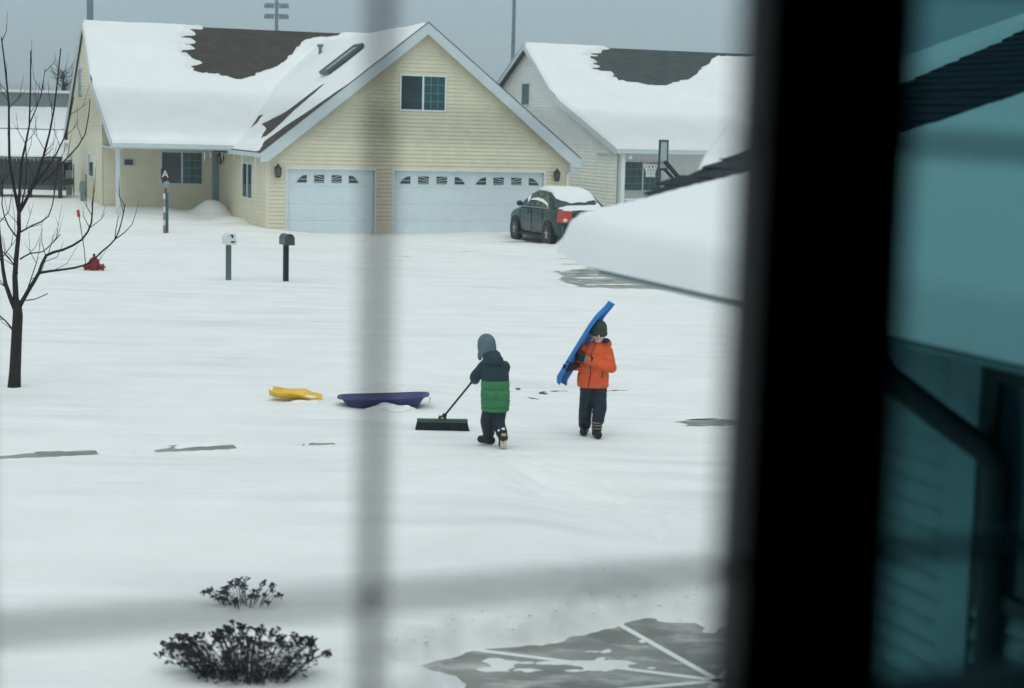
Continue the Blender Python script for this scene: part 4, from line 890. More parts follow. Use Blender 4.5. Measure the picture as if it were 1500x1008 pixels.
# ================================================================== sleds
def tub(name, L, W, Hh, m, label, taper=.8, wall=.012, nose=0.0):
    """open plastic tub sled, long axis x"""
    prof = []
    for (k, z) in ((.50, 0.0), (taper*.93, .0), (taper, .012), (.97, Hh*.92), (1.0, Hh), (1.06, Hh+.004), (1.06, Hh-.010), (1.0, Hh-.012), (.99-wall*4, Hh-.016), (taper-.02, wall+.012), (.5, wall)):
        prof.append((k, z))
    N = 40; mb = MB(); vs = []; fs = []
    for k, z in prof:
        for i in range(N):
            t = 2*PI*i/N; c_, s_ = math.cos(t), math.sin(t); e = .62
            x = L/2*math.copysign(abs(c_)**e, c_)*k; y = W/2*math.copysign(abs(s_)**e, s_)*k*(1-nose*(x/L))
            vs.append((x, y, z+nose*.35*max(0, x/L)**2*L*.5 + (.10*Hh*(x/L)**2*4 if z > Hh*.8 else 0)))
    M_ = len(prof)
    for j in range(M_-1):
        for i in range(N): i2 = (i+1) % N; fs.append((j*N+i, j*N+i2, (j+1)*N+i2, (j+1)*N+i))
    fs += [tuple(range(N-1, -1, -1)), tuple((M_-1)*N+i for i in range(N))]
    mb.add(vs, fs); return mb
c = gnd(561, 599); PUR = mat('purple_plastic', (.052, .048, .155), .45, .08, 3, spec=.4)
root = tag(empty('purple_sled', (c[0], c[1]+.12, gz1(c[0], c[1])-.012), R(4)), 'purple plastic tub sled lying on the snow', 'sled'); root.rotation_euler.y = R(-2.5)
tub('t', 1.06, .46, .135, PUR, '').build('tub', PUR, root, smooth=True)
m_ = MB(); m_.tube([(.40, 0, .05), (.52, -.02, .12), (.575, -.01, .10), (.55, .02, .02)], .006, 6); m_.build('tow_rope', mat('rope_white', (.7, .7, .68), .8, .1, 10), root)
m_ = MB(); m_.ell((0, .02, .03), (.40, .16, .035)); m_.build('snow_inside', SNOW, root, smooth=True)
# yellow sheet sled, crumpled and half drifted over
c = gnd(431, 590); YEL = mat('yellow_plastic', (.72, .40, .012), .4, .08, 8, spec=.4, col2=(.85, .55, .05))
root = tag(empty('yellow_sled', (c[0], c[1]+.1, gz1(c[0], c[1])-.01), R(-4)), 'crumpled yellow plastic sled half covered by snow', 'sled')
us = np.linspace(-.31, .31, 46); vs = np.linspace(-.20, .20, 26); U, V = np.meshgrid(us, vs)
wob = .05*fbm(U/.16+3, V/.16, 5, 3)
Z = .055+.085*(np.abs(V)/.2)**2+.025*np.clip(-U/.31, 0, 1)**2+wob-.02-.045*sstep(.05, .31, U)
shape = 1-.35*np.abs(U/.31)**3
Xw = U+.02*fbm(V/.08, U*0, 8, 3); Yw = V*shape
mb = MB(); T = np.stack([Xw, Yw, Z], -1); B = T.copy(); B[..., 2] -= .006; mb.grid(T); mb.grid(B[:, ::-1])
n_ = 46; m2 = 26; o_ = n_*m2
for i in range(m2-1):
    mb.f.append((i*n_, (i+1)*n_, o_+(i+1)*n_+n_-1, o_+i*n_+n_-1)); mb.f.append((i*n_+n_-1, o_+i*n_, o_+(i+1)*n_, (i+1)*n_+n_-1))
for j in range(n_-1):
    mb.f.append((j, o_+n_-1-j, o_+n_-2-j, j+1)); mb.f.append(((m2-1)*n_+j, (m2-1)*n_+j+1, o_+(m2-1)*n_+n_-2-j, o_+(m2-1)*n_+n_-1-j))
mb.build('sheet', YEL, root, smooth=True)
m_ = MB(); m_.ell((.12, -.19, .0), (.17, .05, .05)).ell((.25, -.12, .01), (.10, .07, .045)).ell((.0, -.21, -.01), (.14, .04, .035)).ell((.17, .06, .045), (.09, .05, .02))
remesh(m_, 'snow_drift', SNOW, root, .012, 2)

# ================================================================== children
def glove(mb, w, d, nrm, L=.13, curl=.5):
    """hand with palm, four fingers and a thumb; w wrist, d along the hand, nrm palm normal"""
    w = Vector(w); d = Vector(d).normalized(); nrm = Vector(nrm); nrm = (nrm-d*nrm.dot(d)).normalized(); s_ = d.cross(nrm)
    for k in range(5): t = k/4; mb.cap(w+d*L*.12+s_*(t-.5)*.040, w+d*L*.50+s_*(t-.5)*.058, .019, .018, 8)
    for k, (o_, ln) in enumerate(((-.030, .44), (-.010, .50), (.011, .47), (.031, .37))):
        a = w+d*L*.52+s_*o_; b = a+(d*math.cos(curl*.6)+nrm*math.sin(curl*.6))*L*ln*.5; e = b+(d*math.cos(curl*2)+nrm*math.sin(curl*2))*L*ln*.5
        mb.cap(a, b, .0115, .011, 7); mb.cap(b, e, .011, .0095, 7)
    a = w+d*L*.22-s_*.030; b = a+(d*.55-s_*.75+nrm*.35).normalized()*L*.27; e = b+(d*.9-s_*.1+nrm*.5).normalized()*L*.22
    mb.cap(a, b, .014, .0125, 7); mb.cap(b, e, .0125, .0105, 7)
def boot(mb, a, toe, s=1.0, flat=True):
    """a ankle, toe direction"""
    a = Vector(a); t = Vector(toe).normalized()
    mb.cap(a+Vector((0, 0, .10*s)), a, .062*s, .058*s, 12); mb.cap(a+Vector((0, 0, -.045*s))-t*.035*s, a+Vector((0, 0, -.045*s))+t*.10*s, .050*s, .046*s, 12)
SKIN = mat('skin', (.70, .44, .35), .5, .06, 10)
PANTS = mat('navy_snow_pants', (.008, .016, .030), .6, .3, 12, bump=.4, bscale=25)
BOOTM = mat('boot_black', (.010, .012, .016), .55, .3, 15)
def wrinkle(o, amp, sc):
    me = o.data; n_ = len(me.vertices); co = np.empty(n_*3); me.vertices.foreach_get('co', co); co = co.reshape(-1, 3); no = np.empty(n_*3); me.vertices.foreach_get('normal', no); no = no.reshape(-1, 3)
    f = fbm(co[:, 0]/sc+co[:, 1]/sc*1.7, co[:, 2]/(sc*.6), 3, 3); co += no*f[:, None]*amp; me.vertices.foreach_set('co', co.ravel()); me.update()
# ---- boy in orange
c = gnd(868, 634); KO = (c[0], c[1], gz1(c[0], c[1]))
b = MB(); b.ell((.03, -.01, 1.19), (.080, .088, .112)).ell((.03, -.10, 1.165), (.013, .018, .018)).cap((.02, .01, 1.0), (.025, 0, 1.12), .05, .045).ell((.03, -.05, 1.11), (.045, .045, .03))
b.cap((-.01, .01, .66), (0, .01, .95), .10, .11).cap((-.07, .01, .62), (-.09, .04, .35), .06, .045).cap((-.09, .04, .35), (-.09, .09, .10), .045, .035).cap((.06, 0, .62), (.065, -.04, .33), .06, .045).cap((.065, -.04, .33), (.045, -.08, .12), .045, .035)
b.cap((.13, 0, 1.0), (.165, -.09, .81), .04, .035).cap((.165, -.09, .81), (-.10, -.15, .90), .035, .028).cap((-.14, 0, 1.0), (-.19, .0, .82), .04, .035).cap((-.19, 0, .82), (-.22, -.10, .81), .035, .028).ell((-.052, -.01, 1.18), (.012, .02, .03)).ell((.112, -.01, 1.18), (.012, .02, .03))
boy = remesh(b, 'person', SKIN, vox=.009, smooth=2, loc=KO); tag(boy, 'child in orange jacket and green beanie carrying a blue sled', 'person')
OR = mat('orange_jacket', (.68, .10, .022), .6, .12, 9, bump=.5, bscale=18)
def torso(mb, rings, n=24, sy=.74):
    vs = []; fs = []
    for (x, y, z, r) in rings:
        for k in range(n): t = 2*PI*k/n; vs.append((x+r*math.cos(t), y+r*sy*math.sin(t), z))
    for i in range(len(rings)-1):
        for k in range(n): k2 = (k+1) % n; fs.append((i*n+k, i*n+k2, (i+1)*n+k2, (i+1)*n+k))
    fs += [tuple(range(n-1, -1, -1)), tuple((len(rings)-1)*n+k for k in range(n))]; mb.add(vs, fs)
b = MB(); torso(b, [(-.015, .01, .565, .165), (-.015, .01, .575, .178), (-.015, .01, .64, .183), (-.012, .0, .72, .180), (-.010, .0, .735, .166), (-.008, 0, .75, .180), (-.005, .0, .88, .178), (0, .005, .98, .165), (.01, .01, 1.04, .125), (.015, .01, 1.085, .085)])
b.cap((.135, .0, .985), (.185, -.085, .80), .068, .060).cap((.185, -.085, .80), (-.085, -.155, .895), .060, .050).cap((-.13, .0, .985), (-.19, .015, .82), .065, .055).cap((-.19, .015, .82), (-.215, -.075, .805), .055, .048)
b.cap((.12, .06, 1.07), (.02, .10, 1.05), .055, .06).cap((.135, .02, 1.08), (.14, .05, 1.06), .045, .05)
o = remesh(b, 'jacket', OR, boy, .009, 2); wrinkle(o, .016, .09)
b = MB(); b.ell((.118, -.02, 1.105), (.045, .05, .028)).cap((.09, .02, 1.10), (.0, .08, 1.10), .03, .03); remesh(b, 'hood_lining', mat('navy_lining', (.012, .014, .045), .7, .2, 10), boy, .008, 1)
b = MB(); b.tube([(-.0, -.072, 1.08), (-.025, -.115, 1.02), (-.05, -.137, .97), (-.06, -.145, .93)], .005, 6).tube([(-.055, -.142, .835), (-.05, -.138, .75), (-.062, -.130, .66), (-.07, -.120, .575)], .005, 6); tag(b.build('zip', BLACKM, boy), None, kind='stuff')
b = MB(); b.tube([(.095, -.122, .80), (.082, -.130, .74), (.085, -.126, .69)], .005, 6); b.build('pocket_zip', BLACKM, boy)
b = MB(); b.cap((-.065, .01, .60), (-.085, .03, .36), .092, .080).cap((-.085, .03, .36), (-.088, .085, .13), .080, .075).cap((.055, .0, .60), (.070, -.04, .35), .092, .082).cap((.070, -.04, .35), (.055, -.075, .20), .082, .072)
o = remesh(b, 'snow_pants', PANTS, boy, .010, 2); wrinkle(o, .022, .08)
b = MB(); boot(b, (-.09, .09, .095), (-.15, -1, 0)); remesh(b, 'boot', BOOTM, boy, .008, 1)
b = MB(); boot(b, (.042, -.085, .095), (.15, -1, 0)); bt = remesh(b, 'boot', BOOTM, boy, .008, 1)
b = MB()
for z in (.155, .185, .12): b.tube([(.042-.06, -.10, z), (.042-.035, -.145, z-.006), (.042+.02, -.15, z-.008), (.042+.06, -.11, z)], .006, 5)
tag(b.build('boot_strap', mat('boot_strap', (.22, .21, .19), .6, .2, 10), bt), None, kind='stuff')
b = MB(); rr = random.Random(2)
prof = [(.088, 0), (.095, .02), (.096, .06), (.088, .11), (.066, .15), (.03, .172), (.006, .178)]
b.lathe(prof, (0, 0, 0), 20, sy=1.05); hat = remesh(b, 'beanie', mat('green_knit', (.030, .052, .036), .95, .45, 60, bump=.8, bscale=90, col2=(.06, .085, .06)), boy, .007, 1); hat.location = (.03, .0, 1.165); hat.rotation_euler = (R(6), R(4), 0)
b = MB(); torso(b, [(0, 0, 0, .094), (0, 0, .012, .102), (0, 0, .034, .102), (0, 0, .044, .095)], 24, 1.05); b.build('beanie_cuff', MATS['green_knit'], hat, smooth=True)
for sx in (-1, 1):
    b = MB(); b.ell((.03+sx*.032, -.086, 1.172), (.011, .006, .005)); b.build('eye', mat('eye_dark', (.03, .02, .02), .3, .1, 10), boy)
b = MB(); b.tube([(.005, -.086, 1.128), (.03, -.094, 1.122), (.055, -.086, 1.128)], .006, 6); mo = b.build('mouth', mat('lip', (.30, .10, .09), .5, .1, 10), boy)
b = MB(); b.tube([(.012, -.091, 1.129), (.03, -.098, 1.126), (.048, -.091, 1.129)], .0035, 6); b.build('teeth', mat('teeth', (.75, .72, .66), .4, .03, 10), mo)
GLV = mat('black_glove', (.010, .012, .018), .7, .3, 20)
b = MB(); glove(b, (-.105, -.155, .90), (-.85, .12, .28), (.15, .95, .1), .155, .55); b.cap((-.06, -.15, .893), (-.105, -.155, .90), .050, .046); gv = remesh(b, 'glove', GLV, boy, .006, 1)
b = MB(); b.tube([(-.098, -.155, .898), (-.125, -.153, .905)], .047, 14); b.build('glove_cuff', mat('grey_cuff', (.16, .20, .19), .8, .15, 20), gv)
b = MB(); glove(b, (-.225, -.09, .81), (-.55, -.25, -.1), (.1, .9, .3), .15, .6); b.cap((-.205, -.065, .808), (-.225, -.09, .81), .047, .042); remesh(b, 'glove', GLV, boy, .006, 1)
# ---- blue sled on his shoulder
BLU = mat('blue_plastic', (.006, .17, .53), .35, .06, 4, spec=.5)
Lx = Vector((.545, .02, .955)).normalized(); Pp = Vector((-.868, 0, .496)); Wx = (Pp*.30+Vector((0, -.93, 0))).normalized(); Wx = (Wx-Lx*Wx.dot(Lx)).normalized(); Nx = Lx.cross(Wx)
mt = MB()
us = np.linspace(-.545, .545, 60); N = 18; T_ = []; B_ = []
for u in us:
    k = (u+.545)/1.09; w = .19*(1-.72*sstep(.62, .95, k))*(1-.12*sstep(.1, 0, k)); lift = .035*sstep(.78, 1.0, k)
    ro = []; rb_ = []
    for j in range(N+1):
        t = j/N*2-1; prof_ = .055*sstep(.70, .92, abs(t))-.006*sstep(.5, .7, abs(t)); 
        lip = .02*sstep(.92, 1.0, abs(t))
        x = w*t*(1+.0)+math.copysign(lip, t); z = prof_+lift+.03*sstep(.06, 0, k)
        P_ = Lx*u+Wx*x+Nx*z; ro.append(P_); rb_.append(P_-Nx*.008)
    T_.append(ro); B_.append(rb_)
T_ = np.array(T_); B_ = np.array(B_); mt.grid(T_); o_ = T_.shape[0]*T_.shape[1]; mt.grid(B_)
n_ = N+1; m2 = len(us)
for i in range(m2-1): mt.f += [(i*n_, (i+1)*n_, o_+(i+1)*n_, o_+i*n_), (i*n_+N, o_+i*n_+N, o_+(i+1)*n_+N, (i+1)*n_+N)]
for j in range(N): mt.f += [(j, o_+j, o_+j+1, j+1), ((m2-1)*n_+j, (m2-1)*n_+j+1, o_+(m2-1)*n_+j+1, o_+(m2-1)*n_+j)]
bs = mt.build('blue_sled', BLU, smooth=True); bs.location = (KO[0]-.145, KO[1]+.05, KO[2]+1.085); tag(bs, 'long blue plastic sled carried upright by the child in orange', 'sled')

# ---- child in green, seen from behind
c = gnd(728, 652); KG = (c[0], c[1], gz1(c[0], c[1]))
b = MB(); b.ell((-.13, .035, 1.10), (.085, .09, .115)).cap((-.09, .02, .92), (-.12, .03, 1.04), .05, .045).cap((-.03, 0, .50), (-.06, .01, .88), .10, .10)
b.cap((-.09, 0, .48), (-.115, .06, .27), .06, .045).cap((-.115, .06, .27), (-.09, .13, .09), .045, .035).cap((.03, 0, .48), (.0, .04, .28), .06, .045).cap((.0, .04, .28), (.06, -.07, .14), .045, .035)
b.cap((-.18, .02, .88), (-.26, .07, .75), .04, .035).cap((-.26, .07, .75), (-.255, .20, .70), .035, .028).cap((.07, .02, .88), (.04, .17, .76), .04, .035).cap((.04, .17, .76), (-.16, .27, .80), .035, .028)
kid = remesh(b, 'person', SKIN, vox=.010, smooth=2, loc=KG); tag(kid, 'child in navy and green jacket pushing a broom, seen from behind', 'person')
NAVY = mat('navy_jacket', (.010, .034, .048), .65, .2, 10, bump=.5, bscale=18); GRN = mat('green_jacket', (.035, .185, .075), .65, .12, 9, bump=.5, bscale=16)
b = MB(); torso(b, [(-.030, .01, .40, .140), (-.030, .01, .41, .152), (-.030, .01, .435, .156), (-.030, .01, .442, .143), (-.030, .01, .45, .155), (-.030, .01, .525, .160), (-.032, .01, .535, .146), (-.032, .01, .545, .159), (-.033, .01, .635, .158), (-.034, .01, .645, .144), (-.034, .01, .655, .157), (-.036, .01, .735, .154), (-.036, .01, .74, .145)], 28, .82)
o = b.build('jacket_lower', GRN, kid, smooth=True); wrinkle(o, .010, .09)
b = MB(); torso(b, [(-.037, .01, .736, .146), (-.037, .01, .742, .153), (-.04, .01, .80, .153), (-.041, .01, .81, .146), (-.042, .01, .82, .151), (-.055, .015, .89, .142), (-.07, .02, .95, .115), (-.085, .02, 1.0, .075)], 28, .82)
b.cap((-.155, .02, .885), (-.255, .06, .76), .068, .064).cap((-.255, .06, .76), (-.255, .175, .705), .062, .050).cap((.06, .02, .885), (.045, .16, .77), .066, .058).cap((.045, .16, .77), (-.12, .25, .79), .056, .048)
o = remesh(b, 'jacket_upper', NAVY, kid, .009, 1); wrinkle(o, .010, .08)
b = MB(); b.ell((-.062, -.055, .975), (.118, .080, .078), rot=Matrix.Rotation(R(14), 3, 'Y')).ell((-.085, -.01, 1.02), (.105, .09, .055)); o = remesh(b, 'hood', NAVY, kid, .009, 2); wrinkle(o, .008, .05)
b = MB(); b.cap((-.085, .0, .47), (-.115, .05, .27), .085, .075).cap((-.115, .05, .27), (-.095, .12, .13), .072, .068).cap((.025, .0, .47), (.005, .035, .28), .085, .075).cap((.005, .035, .28), (.045, -.05, .18), .072, .065)
o = remesh(b, 'snow_pants', PANTS, kid, .010, 2); wrinkle(o, .02, .08)
b = MB(); boot(b, (-.095, .14, .095), (-.9, .5, 0), .95); remesh(b, 'boot', BOOTM, kid, .008, 1)
b = MB(); b.cap((.045, -.045, .20), (.065, -.085, .12), .060, .055).cap((.068, -.10, .125), (.058, -.045, .045), .048, .045); bt = remesh(b, 'boot', BOOTM, kid, .008, 1)
b = MB(); b.box((.072, -.135, .085), (.072, .012, .13), rx=R(-28)); so_b = b.build('boot_sole', mat('sole_pale', (.42, .42, .30), .7, .25, 30), bt)
b = MB(); b.box((.072, -.128, .165), (.05, .012, .03), rx=R(-20)); b.build('heel_patch', mat('heel_yellow', (.45, .43, .13), .6, .2, 20), bt)
b = MB(); b.ell((.02, -.098, .20), (.016, .01, .02)); b.build('snow_clot', SNOW, bt); b = MB(); b.ell((.065, -.105, .225), (.02, .01, .014)); b.build('snow_clot', SNOW, bt)
b = MB(); b.lathe([(.094, -.03), (.100, .0), (.103, .06), (.095, .12), (.07, .165), (.035, .188), (.006, .193)], (0, 0, 0), 20, sy=1.06).ell((-.085, .02, -.045), (.025, .05, .05)).lathe([(.088, -.06), (.094, -.03)], (0, 0, 0), 20, sy=1.06)
hat = remesh(b, 'beanie', mat('grey_blue_knit', (.085, .14, .17), .95, .3, 60, bump=.8, bscale=90, col2=(.14, .21, .24)), kid, .007, 1); hat.location = (-.13, .035, 1.045); hat.rotation_euler = (R(-4), R(-6), 0); wrinkle(hat, .006, .02)
HD = Vector((-.640, 1.0, .13)); HT = Vector((-.085, .245, .945))
def onh(t): return HD.lerp(HT, t)
dH = (HT-HD).normalized()
g1 = onh(.70); g2 = onh(.86)
b = MB(); w_ = Vector((-.255, .20, .70)); glove(b, w_, (g1-w_), dH.cross(g1-w_), .13, .9); remesh(b, 'glove', GLV, kid, .006, 1)
b = MB(); w_ = Vector((-.15, .265, .795)); glove(b, w_, (g2-w_), dH.cross(g2-w_), .13, .9); remesh(b, 'glove', GLV, kid, .006, 1)
# ---- push broom
br = tag(empty('push_broom', (KG[0]+HD.x, KG[1]+HD.y, gz1(KG[0]+HD.x, KG[1]+HD.y))), 'wide push broom held by the child in green', 'broom')
off = Vector((KG[0], KG[1], KG[2]))-Vector(br.location)
b = MB(); b.tube([HD+off-dH*.04, HT+off], .0125, 8); b.build('handle', mat('broom_handle', (.012, .018, .05), .45, .2, 6), br)
b = MB(); b.box((0, 0, .105), (.58, .075, .035), rz=R(3)); b.build('broom_head', mat('broom_block', (.045, .085, .085), .6, .15, 8), br)
b = MB(); b.add([(x*(.31 if z < .05 else .29), y*(.062 if z < .05 else .033), z) for z in (.0, .088) for x, y in ((-1, -1), (1, -1), (1, 1), (-1, 1))], [(0, 1, 2, 3), (4, 5, 6, 7), (0, 1, 5, 4), (1, 2, 6, 5), (2, 3, 7, 6), (3, 0, 4, 7)])
o = b.build('bristle_core', mat('bristles', (.010, .022, .024), .9, .4, 60, stretch=(1, 1, .1)), br); o.rotation_euler.z = R(3)
b = MB(); rr = random.Random(4)
for k in range(260):
    x = rr.uniform(-.30, .30); y = rr.choice((-1, 1))*rr.uniform(.03, .036); b.tube([(x*.97, y, .088), (x*1.03+rr.uniform(-.006, .006), y*1.9, rr.uniform(-.006, .006))], [.0035, .0025], 3, False)
o = tag(b.build('bristles', MATS['bristles'], br), None, kind='stuff'); o.rotation_euler.z = R(3)
b = MB(); b.box((0, 0, .135), (.09, .07, .045)).box((.02, -.01, .165), (.05, .04, .04), ry=R(30)); b.build('bracket', mat('bracket_dark', (.03, .03, .02), .5, .3, 10), br)
b = MB(); b.box((.0, -.04, .142), (.03, .012, .02)); b.build('clamp', mat('bracket_yellow', (.5, .35, .03), .5, .1, 10), br)

# ================================================================== the wing of our own house, right of the window
# The wing's plan is drawn in modules of 0.65 m and its heights are drawn down from eye level in the same module,
# which puts its eave 2.85 m above the snow and its siding reveal at 75 mm.
WM = .65
def wz(z): return CAMH-WM*(CAMH-z)
def wput(mb, name, m, parent=None, smooth=False):
    mb.v = [(x*WM, y*WM, wz(z) if z > -.05 else -.3) for x, y, z in mb.v]; return mb.build(name, m, parent or wing, smooth=smooth)
WO = gnd(1080, 430, wz(2.5)); WF = Frame((WO[0], WO[1], 0), STREET)
wing = tag(empty('own_house_wing', WF.w(0, 0), R(STREET)), 'snow covered wing of the near house with dark shingles and teal tinted siding', 'house')
RS = .33
def wr(u): return 2.55+RS*u
RP = [(0, -6.5), (0, 2.1), (.16, 3.15), (1.75, 4.0), (2.7, 5.4), (6.6, 5.9), (6.6, -6.5)]
m_ = MB(); n_ = len(RP); m_.add([(u, v, wr(u)) for u, v in RP]+[(u, v, wr(u)-.10) for u, v in RP], [tuple(range(n_)), tuple(range(2*n_-1, n_-1, -1))]+[(i, (i+1) % n_, (i+1) % n_+n_, i+n_) for i in range(n_)]); wput(m_, 'roof_deck', SHW)
FAS = mat('fascia_teal', (.30, .40, .40), .5, .08, 4)
m_ = MB(); m_.bx(-.03, -.002, -6.5, 2.1, wr(0)-.085, wr(0)-.01); wput(m_, 'fascia', FAS)
m_ = MB(); m_.bx(0, .45, -6.5, 2.05, wr(0)-.13, wr(0)-.105); wput(m_, 'soffit', FAS)
SIDW = mat('wing_siding', (.34, .42, .41), .6, .06, 3, bump=.1, bscale=40)
m_ = MB(); m_.bx(.47, .6, -6.5, -.62, -.2, wr(0)-.17).bx(.6, 6.3, -.75, -.62, -.2, wr(0)-.1); wput(m_, 'wall', SIDW)
pk = MB(); pv0, pv1, ph = -4.6*WM, -.6*WM, .075
pk.add([(.304, pv0, 0), (.304, pv1, 0), (.304, pv1, ph), (.304, pv0, ph), (.276, pv0, 0), (.276, pv1, 0), (.302, pv1, ph), (.302, pv0, ph)], [(0, 1, 2, 3), (4, 7, 6, 5), (0, 4, 5, 1), (2, 6, 7, 3), (1, 5, 6, 2), (0, 3, 7, 4)])
p0 = None
for k in range(36):
    z = .02+k*ph
    if p0 is None: p0 = pk.build('siding_plank', SIDW, wing); p0.location.z = z
    else: inst(p0, wing, (0, 0, z))
m_ = MB(); m_.bx(.395, .420, -1.78, -1.54, -.1, wr(0)-.17); wput(m_, 'trim_board', FAS)
wdw = empty('window', (.274, -3.0*WM, wz(1.75))); wdw.parent = wing
m_ = MB(); m_.bx(-.035, .0, .68, .74, -.36, .39).bx(-.035, .0, -.74, -.68, -.36, .39).bx(-.035, .0, -.68, .68, .34, .39).bx(-.035, .0, -.68, .68, -.36, -.31).bx(-.035, 0, -.025, .025, -.31, .34); m_.build('frame', BLACKM, wdw)
m_ = MB(); m_.bx(-.015, .0, -.68, .68, -.31, .34); m_.build('pane', GLASSB, wdw)
DSP = mat('downspout_dark', (.018, .024, .028), .5, .2, 6)
m_ = MB(); m_.tube([(.02, -1.42, wr(0)-.12), (.02, -1.45, wr(0)-.22), (.06, -1.50, 2.24), (.20, -1.74, 2.08), (.33, -1.93, 1.95), (.37, -1.99, 1.86), (.37, -2.0, 1.7), (.37, -2.0, -.1)], .066, 10); wput(m_, 'downspout', DSP, None, True)
for z in (.3, 1.5):
    m_ = MB(); m_.bx(.30, .45, -2.075, -1.925, z, z+.03); wput(m_, 'strap', DSP)
m_ = MB(); m_.bx(1.92, 2.06, 2.2, 2.34, -.2, wr(1.92)-.11); wput(m_, 'porch_post', FAS)
# bare strip of shingles: each tab its own piece
STRIP = [(.15, 3.05), (.5, 2.76), (.9, 2.5), (1.35, 2.2), (2.3, 1.78), (3.2, 1.70), (6.6, 1.60), (6.6, 5.6), (5.7, 5.2), (4.1, 4.55), (2.4, 4.0), (1.85, 3.85), (1.7, 4.6), (.1, 4.0), (.05, 3.25)]
sg0 = None; cnt = 0; rr = random.Random(8); ta = math.atan(RS)
def in_strip(u, v, mg): return float(poly_sd(np.array([u]), np.array([v]), STRIP)[0]) < mg and float(poly_sd(np.array([u]), np.array([v]), RP)[0]) < -.10
for i in range(32):
    u = .08+i*.135
    for j in range(12):
        v = .85+j*.302+(.15 if i % 2 else 0)
        if not in_strip(u/WM, v/WM, .18) or cnt >= 299: continue
        if sg0 is None:
            q = MB(); q.bx(-.082, .082, -.148, .148, -.004, .006); q.v = [(x, y, z+(.006 if x < 0 else 0)) for x, y, z in q.v]; sg0 = q.build('shingle', SHW, wing); o = sg0
        else: o = inst(sg0, wing)
        o.location = (u, v, wz(wr(u/WM))+.010+rr.uniform(0, .003)); o.rotation_euler = (0, -ta, rr.uniform(-.01, .01)); cnt += 1
# snow on the wing roof
us = np.arange(-.06, 6.62, .045); vs = np.arange(-5.0, 6.16, .05); U, V = np.meshgrid(us, vs)
sd = -poly_sd(U, V, RP)                                        # distance inside the roof edge
sd = np.minimum(sd+.05, 9)
T = (.21+.05*fbm(U/1.1, V/1.1, 3, 3))*(1-.45*sstep(3.0, 3.6, V))
T = T*np.sqrt(np.clip(sd/.13, 0, 1)*(2-np.clip(sd/.13, 0, 1)))
dd = poly_sd(U, V, STRIP)+.06*fbm(U/.14, V/.3, 9, 3)+.10*fbm(U/.5, V/.5, 10, 3)*sstep(2.8, 3.4, V)*sstep(2.0, 2.6, U)
T = np.where(dd < .25, np.minimum(T, np.maximum(dd*1.1, -.05)), T)
T = np.where(sd <= 0, -.06, T)
heights('roof_snow', us*WM, vs*WM, wz(2.55+RS*U+T), SNOWR, wing, keep=sd > 0)

# ================================================================== the room and its window
RW = Frame((0, .9, 0), STREET)
def wp(px, py, v=0.0): return RW.loc(hit(px, py, RW.w(0, v), RW.ey))
uL, uR = wp(-190, 504)[0], wp(1800, 504)[0]; zT, zB = wp(750, -210)[2], wp(750, 1215)[2]
room = R(STREET)
def rstruct(name, b, m, label): o = b.build(name, m); o.location = (RW.G[0], RW.G[1], 0); o.rotation_euler.z = room; return tag(o, label, kind='structure')
PLAST = mat('dim_room_paint', (.20, .20, .19), .8, .06, 3, bump=.1)
fl, ce = 1.95, 4.45; X0, X1, Y0 = -2.2, 2.4, -3.2
b = MB(); b.bx(X0, uL, .03, .18, fl, ce).bx(uR, X1, .03, .18, fl, ce).bx(uL, uR, .03, .18, zT, ce).bx(uL, uR, .03, .18, fl, zB); rstruct('window_wall', b, PLAST, 'dim room wall with the window opening')
b = MB(); b.bx(X0-.1, X1+.1, Y0, .18, fl-.2, fl-.002); rstruct('room_floor', b, mat('dark_floor', (.10, .07, .05), .5, .2, 3), 'dark floor of the room')
b = MB(); b.bx(X0-.1, X1+.1, Y0, .18, ce+.002, ce+.2); rstruct('room_ceiling', b, PLAST, 'dim ceiling of the room')
b = MB(); b.bx(X0-.1, X0-.002, Y0, .18, fl, ce); rstruct('room_wall_left', b, PLAST, 'left wall of the dim room')
b = MB(); b.bx(X1+.002, X1+.1, Y0, .18, fl, ce); rstruct('room_wall_right', b, PLAST, 'right wall of the dim room')
b = MB(); b.bx(X0-.1, X1+.1, Y0-.1, Y0-.002, fl, ce); rstruct('room_wall_back', b, PLAST, 'back wall of the dim room')
FRM = mat('dark_window_wood', (.014, .015, .014), .5, .3, 6, stretch=(1, 1, .15)); BARM = mat('glazing_bar_paint', (.10, .13, .145), .5, .1, 6)
win = tag(empty('room_window', (RW.G[0], RW.G[1], 0), room), 'out of focus dark window frame with glazing bars, seen from inside', 'window')
def quad_post(name, a, b_, c_, d, v0, v1, m):
    """post between four points in the window plane"""
    q = MB(); f = [(p[0], v0, p[2]) for p in (a, b_, c_, d)]; g = [(p[0], v1, p[2]) for p in (a, b_, c_, d)]
    q.add(f+g, [(0, 1, 2, 3), (7, 6, 5, 4), (0, 4, 5, 1), (1, 5, 6, 2), (2, 6, 7, 3), (3, 7, 4, 0)]); return q.build(name, m, win)
quad_post('mullion', wp(1128, -205), wp(1354, -205), wp(1279, 1210), wp(1059, 1210), -.004, .028, FRM)
fw_ = .05
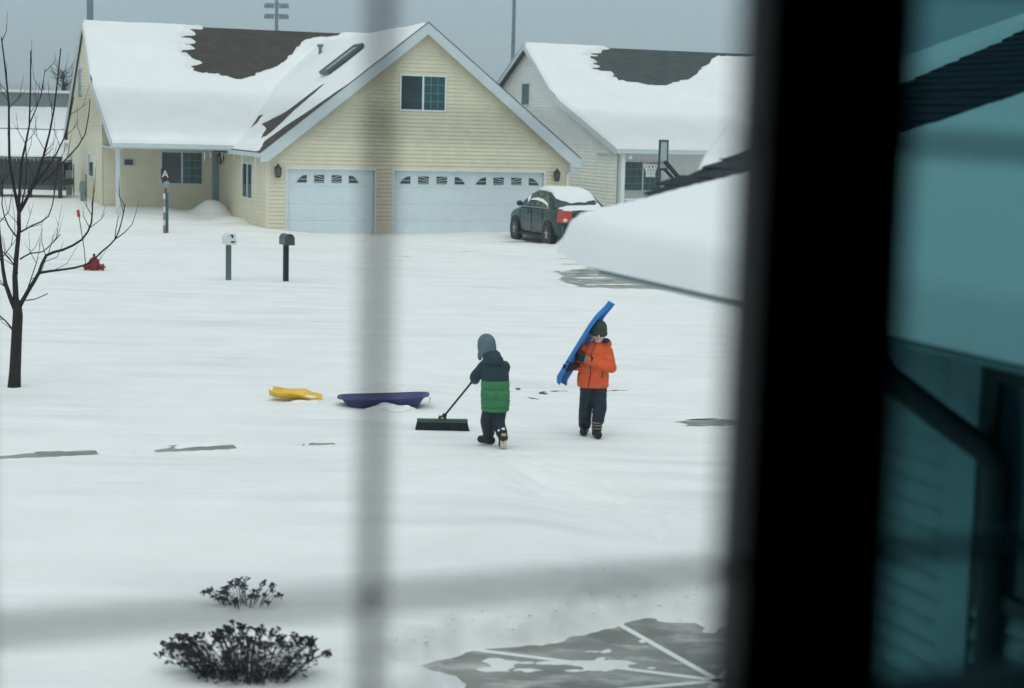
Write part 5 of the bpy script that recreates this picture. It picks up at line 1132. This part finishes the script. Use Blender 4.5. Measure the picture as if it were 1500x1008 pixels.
b = MB(); b.bx(uL, uR, -.02, .05, zT-fw_, zT-.003); b.build('head', FRM, win)
b = MB(); b.bx(uL, uR, -.06, .05, zB+.003, zB+fw_); b.build('sill', FRM, win)
b = MB(); b.bx(uL+.003, uL+fw_, -.02, .05, zB+fw_+.002, zT-fw_-.002); b.build('jamb', FRM, win)
b = MB(); b.bx(uR-fw_, uR-.003, -.02, .05, zB+fw_+.002, zT-fw_-.002); b.build('jamb', FRM, win)
def gbar(p, q_, w=.0085, v=.010, d=.010):
    a = wp(*p, v); c_ = wp(*q_, v); m_ = MB(); m_.bar((a[0], v, a[2]), (c_[0], v, c_[2]), w if abs(a[2]-c_[2]) > abs(a[0]-c_[0]) else d, d if abs(a[2]-c_[2]) > abs(a[0]-c_[0]) else w, up=(0, 0, 1)); return m_.build('glazing_bar', BARM, win)
gbar((563, -195), (538, 1205), .0029); gbar((-180, 146), (1118, 203), .0032, .0115); gbar((-180, 938), (1076, 832), .0056, .0115)
gbar((1330, 208), (1780, 235), .009, .012); gbar((1296, 806), (1780, 786), .009, .012)
m_ = MB(); m_.bx(uL+fw_, wp(1085, 504)[0], .021, .024, zB+fw_, zT-fw_); m_.build('pane', glass_mat('clear_pane', (.95, .975, .975), .03), win)
m_ = MB(); m_.bx(wp(1330, 504)[0], uR-fw_, .021, .024, zB+fw_, zT-fw_); tag(m_.build('pane', glass_mat('teal_pane', (.33, .51, .535), .03), win), 'dark teal tinted pane right of the mullion')

# ================================================================== hazy winter air
hz = MB(); hz.bx(-340, 340, -80, 620, -1.4, 22.0)
HZM = bpy.data.materials.new('winter_haze'); HZM.use_nodes = True; hn = HZM.node_tree.nodes; hn.clear()
ho = hn.new('ShaderNodeOutputMaterial'); hv = hn.new('ShaderNodeVolumePrincipled'); hv.inputs['Density'].default_value = .0011; hv.inputs['Color'].default_value = (.93, .97, .985, 1)
HZM.node_tree.links.new(hv.outputs[0], ho.inputs['Volume'])
tag(hz.build('haze', HZM), 'pale winter haze over the street', kind='stuff')
